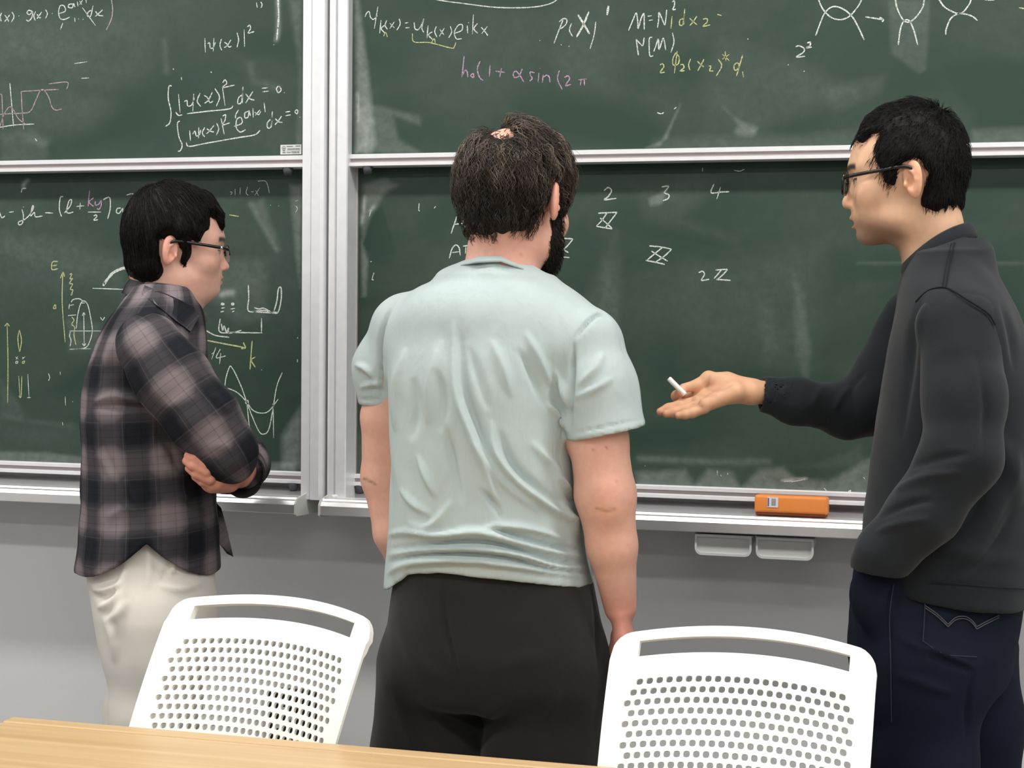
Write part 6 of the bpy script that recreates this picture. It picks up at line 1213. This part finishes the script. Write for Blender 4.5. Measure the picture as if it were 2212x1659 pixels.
# jeans
M_JEAN = cloth('dark_indigo_denim', srgb(22, 27, 41), 0.85, 1200, 0.4, (10, 0.15))
jv = [1640, 1500, 1420, 1350, 1270, 1200]; jxl = [1880, 1868, 1846, 1836, 1842, 1850]; jxr = [2165, 2172, 2185, 2196, 2206, 2206]
JZ, JCX, JHA, JHY = smooth_tab([L(fr.u0, v)[2] for v in jv], [[L((a + b) / 2, v)[0] for a, b, v in zip(jxl, jxr, jv)], [fr.m(b - a) / 2 for a, b in zip(jxl, jxr)], [0.14, 0.165, 0.178, 0.178, 0.172, 0.165]])
def jeans(P):
    d = loft(P, JZ, JCX, np.zeros(60), JHA, JHY, 0.0, 2.3); d = smax(d, L(fr.u0, 1500)[2] - P[:, 2], 0.06)
    nr = [L(1985, 1420, -0.09), L(1990, 1659, -0.10), [L(1985, 1659)[0], -0.10, 0.42], [L(1990, 1659)[0], -0.10, 0.07]]; fa = [L(2060, 1420, 0.09), L(2090, 1560, 0.09), [L(2125, 1659)[0], 0.08, 0.42], [L(2150, 1659)[0], 0.08, 0.07]]
    d = smin(d, chain(P, nr, [0.108, 0.082, 0.066, 0.056], 0.03), 0.03); d = smin(d, chain(P, fa, [0.108, 0.086, 0.068, 0.056], 0.03), 0.02)
    d = smin(d, ell(P, L(1885, 1285, -0.165), (0.035, 0.03, 0.055)), 0.03); return smax(d, 0.045 - P[:, 2], 0.006)
JF = [([(1990, 1390), (2060, 1420), (2110, 1440)], 7, 7), ([(1985, 1402), (2050, 1432), (2105, 1452)], 5, -6), ([(1930, 1370), (1980, 1395), (2040, 1420)], 9, 4), ([(1920, 1450), (2000, 1480), (2060, 1500)], 12, 4), ([(2105, 1450), (2090, 1520), (2085, 1600)], 6, -6), ([(1925, 1260), (1918, 1330), (1925, 1450)], 3, -2), ([(1990, 1270), (1992, 1385)], 2.5, 1.5)]
jo = sdf_obj('jeans', jeans, np.array([L(1790, 1300)[0], -0.27, 0.0]), np.array([L(2290, 1300)[0], 0.26, L(fr.u0, 1190)[2]]), 0.0055, M_JEAN, pr, disp=lambda V, N: folds(fr, V, N, JF) + 0.001 * noise3(V, 50, 19))
shoe(fr, pr, L(1990, 1659)[0], -0.10, math.pi); shoe(fr, pr, L(2150, 1659)[0], 0.08, math.pi + 0.1)
# back pocket stitching laid onto the cloth
M_THREAD = mat('pale_thread', srgb(78, 78, 86), 0.8)
def on_cloth(u, v, fn, y0=-0.30, off=0.0035):
    """first point of a cloth surface met by the line of sight through (u, v)"""
    ys = np.linspace(y0, 0.1, 400); P = np.array([L(u, v, y) for y in ys]); d = fn(P); i = np.argmax(d < 0); return P[max(i - 1, 0)] + np.array([0, -off, 0])
def stitch(name, pts, fn, m, par, r=0.0009, per=5): 
    obj(name, tube_mesh(name, [on_cloth(u, v, fn) for u, v in spline(pts, per)], r, 5), m, par)
for dv in (0, 5):
    stitch('pocket_stitch', [(1997, 1306 + dv), (2025, 1326 + dv), (2048, 1348 + dv)], jeans, M_THREAD, jo); stitch('pocket_stitch', [(2048, 1348 + dv), (2065, 1333 + dv), (2085, 1331 + dv), (2100, 1340 + dv), (2110, 1353 + dv)], jeans, M_THREAD, jo); stitch('pocket_stitch', [(2110, 1353 + dv), (2130, 1342 + dv), (2158, 1328 + dv)], jeans, M_THREAD, jo)
M_THREAD2 = mat('blue_thread', srgb(34, 40, 56), 0.8)
stitch('pocket_edge', [(1999, 1278), (1997, 1330), (1994, 1384)], jeans, M_THREAD2, jo); stitch('pocket_edge', [(1994, 1384), (2040, 1412), (2110, 1418)], jeans, M_THREAD2, jo); stitch('side_seam', [(1930, 1262), (1922, 1330), (1924, 1420), (1926, 1560)], jeans, M_THREAD2, jo)
M_BRASS = mat('brass_rivet', srgb(196, 186, 130), 0.35, metal=0.8)
for u, v in ((1856, 1227), (1922, 1230)):
    p = on_cloth(u, v, jeans); obj('rivet', tube_mesh('rivet', [p + [0, -0.004, 0], p + [0, 0.004, 0]], 0.0045, 10), M_BRASS, jo)
# stitched seams of the sweater
M_SEAM = cloth('seam_charcoal', srgb(30, 32, 35), 0.95, 800, 0.3, None)
_sw = lambda P: np.minimum(swtr(P), SLV[0](P))
stitch('shoulder_seam', [(2062, 524), (2052, 570), (2043, 620)], _sw, M_SEAM, so, 0.0011); stitch('shoulder_seam', [(2055, 526), (2044, 572), (2036, 620)], _sw, M_SEAM, so, 0.0008)
stitch('armhole_seam', [(1978, 652), (1996, 634), (2014, 624), (2041, 621), (2065, 632), (2087, 646), (2133, 676), (2150, 702)], _sw, M_SEAM, so, 0.0014); stitch('hem_seam', [(2010, 1254), (2080, 1262), (2150, 1268), (2215, 1272)], _sw, M_SEAM, so, 0.0009)
# hair
HP_R = side_poly([(1835, 300), (1858, 303), (1872, 296), (1880, 288), (1893, 284), (1898, 296), (1886, 320), (1882, 345), (1898, 368), (1906, 392), (1920, 404), (1932, 402), (1938, 372), (1952, 352), (1968, 340), (1990, 345), (2004, 372), (1996, 405), (1990, 440), (2014, 456), (2045, 444), (2066, 448), (2120, 460), (2140, 280), (2060, 170), (1940, 170), (1850, 230)], hqr, -0.072)
hr_, lev_r = cap_hair('hair', fr, Cr, Rr, scr, HP_R, 0.0085, 0.014, M_BLACKHAIR, pr, 0.0028, None, 0.0022, 7, hqr)
def wr_(V): q = hqr(V); return (poly_sd(q[:, 1], q[:, 2], HP_R) < 0.002) * 1.0
nr_ = 5200; rr_ = hair_roots(hr_, nr_, wr_, 31); whr = Cr + Rr @ np.array([0.0, -0.05, 0.11])
def flow_r(P):
    q = hqr(P); d = P - whr; d /= np.linalg.norm(d, axis=1, keepdims=True) + 1e-6; d[:, 2] -= 0.25; return d / (np.linalg.norm(d, axis=1, keepdims=True) + 1e-9)
gr_ = rr_ - (Cr + np.array([0.02, 0, 0.02])); gr_ /= np.linalg.norm(gr_, axis=1, keepdims=True)
dr_ = flow_r(rr_) * 0.75 + gr_ * 0.5 + np.random.RandomState(5).randn(nr_, 3) * 0.3; dr_ /= np.linalg.norm(dr_, axis=1, keepdims=True)
strands('hair_strands', rr_, dr_, 0.013 + 0.011 * np.random.RandomState(6).rand(nr_), M_BLACKHAIR, hr_, lev_r, 5, 0.0005, wave=0.2, settle=0.3, grav=0.1, flow=flow_r, lift=0.0045, seed=17)
glasses(pr, hpr, 0.0030, 0.0023, 0.050, 0.034, True, (M_FRAME, None, M_LENS), -0.018)
# chalk in the hand
a, b = Z(445, 395, 0.012), Z(690, 640, 0.012)
ck = obj('chalk_stick', tube_mesh('chalk_stick', [a, a + (b - a) * 0.04, a + (b - a) * 0.96, b], [0.0034, 0.0044, 0.0044, 0.0038], 14), M_CHALKST, None, True)
ck.location = tuple(fr.o); ck.rotation_euler = (0, 0, fr.rz); tag(ck, 'white chalk stick held out between thumb and finger over the board', 'chalk')
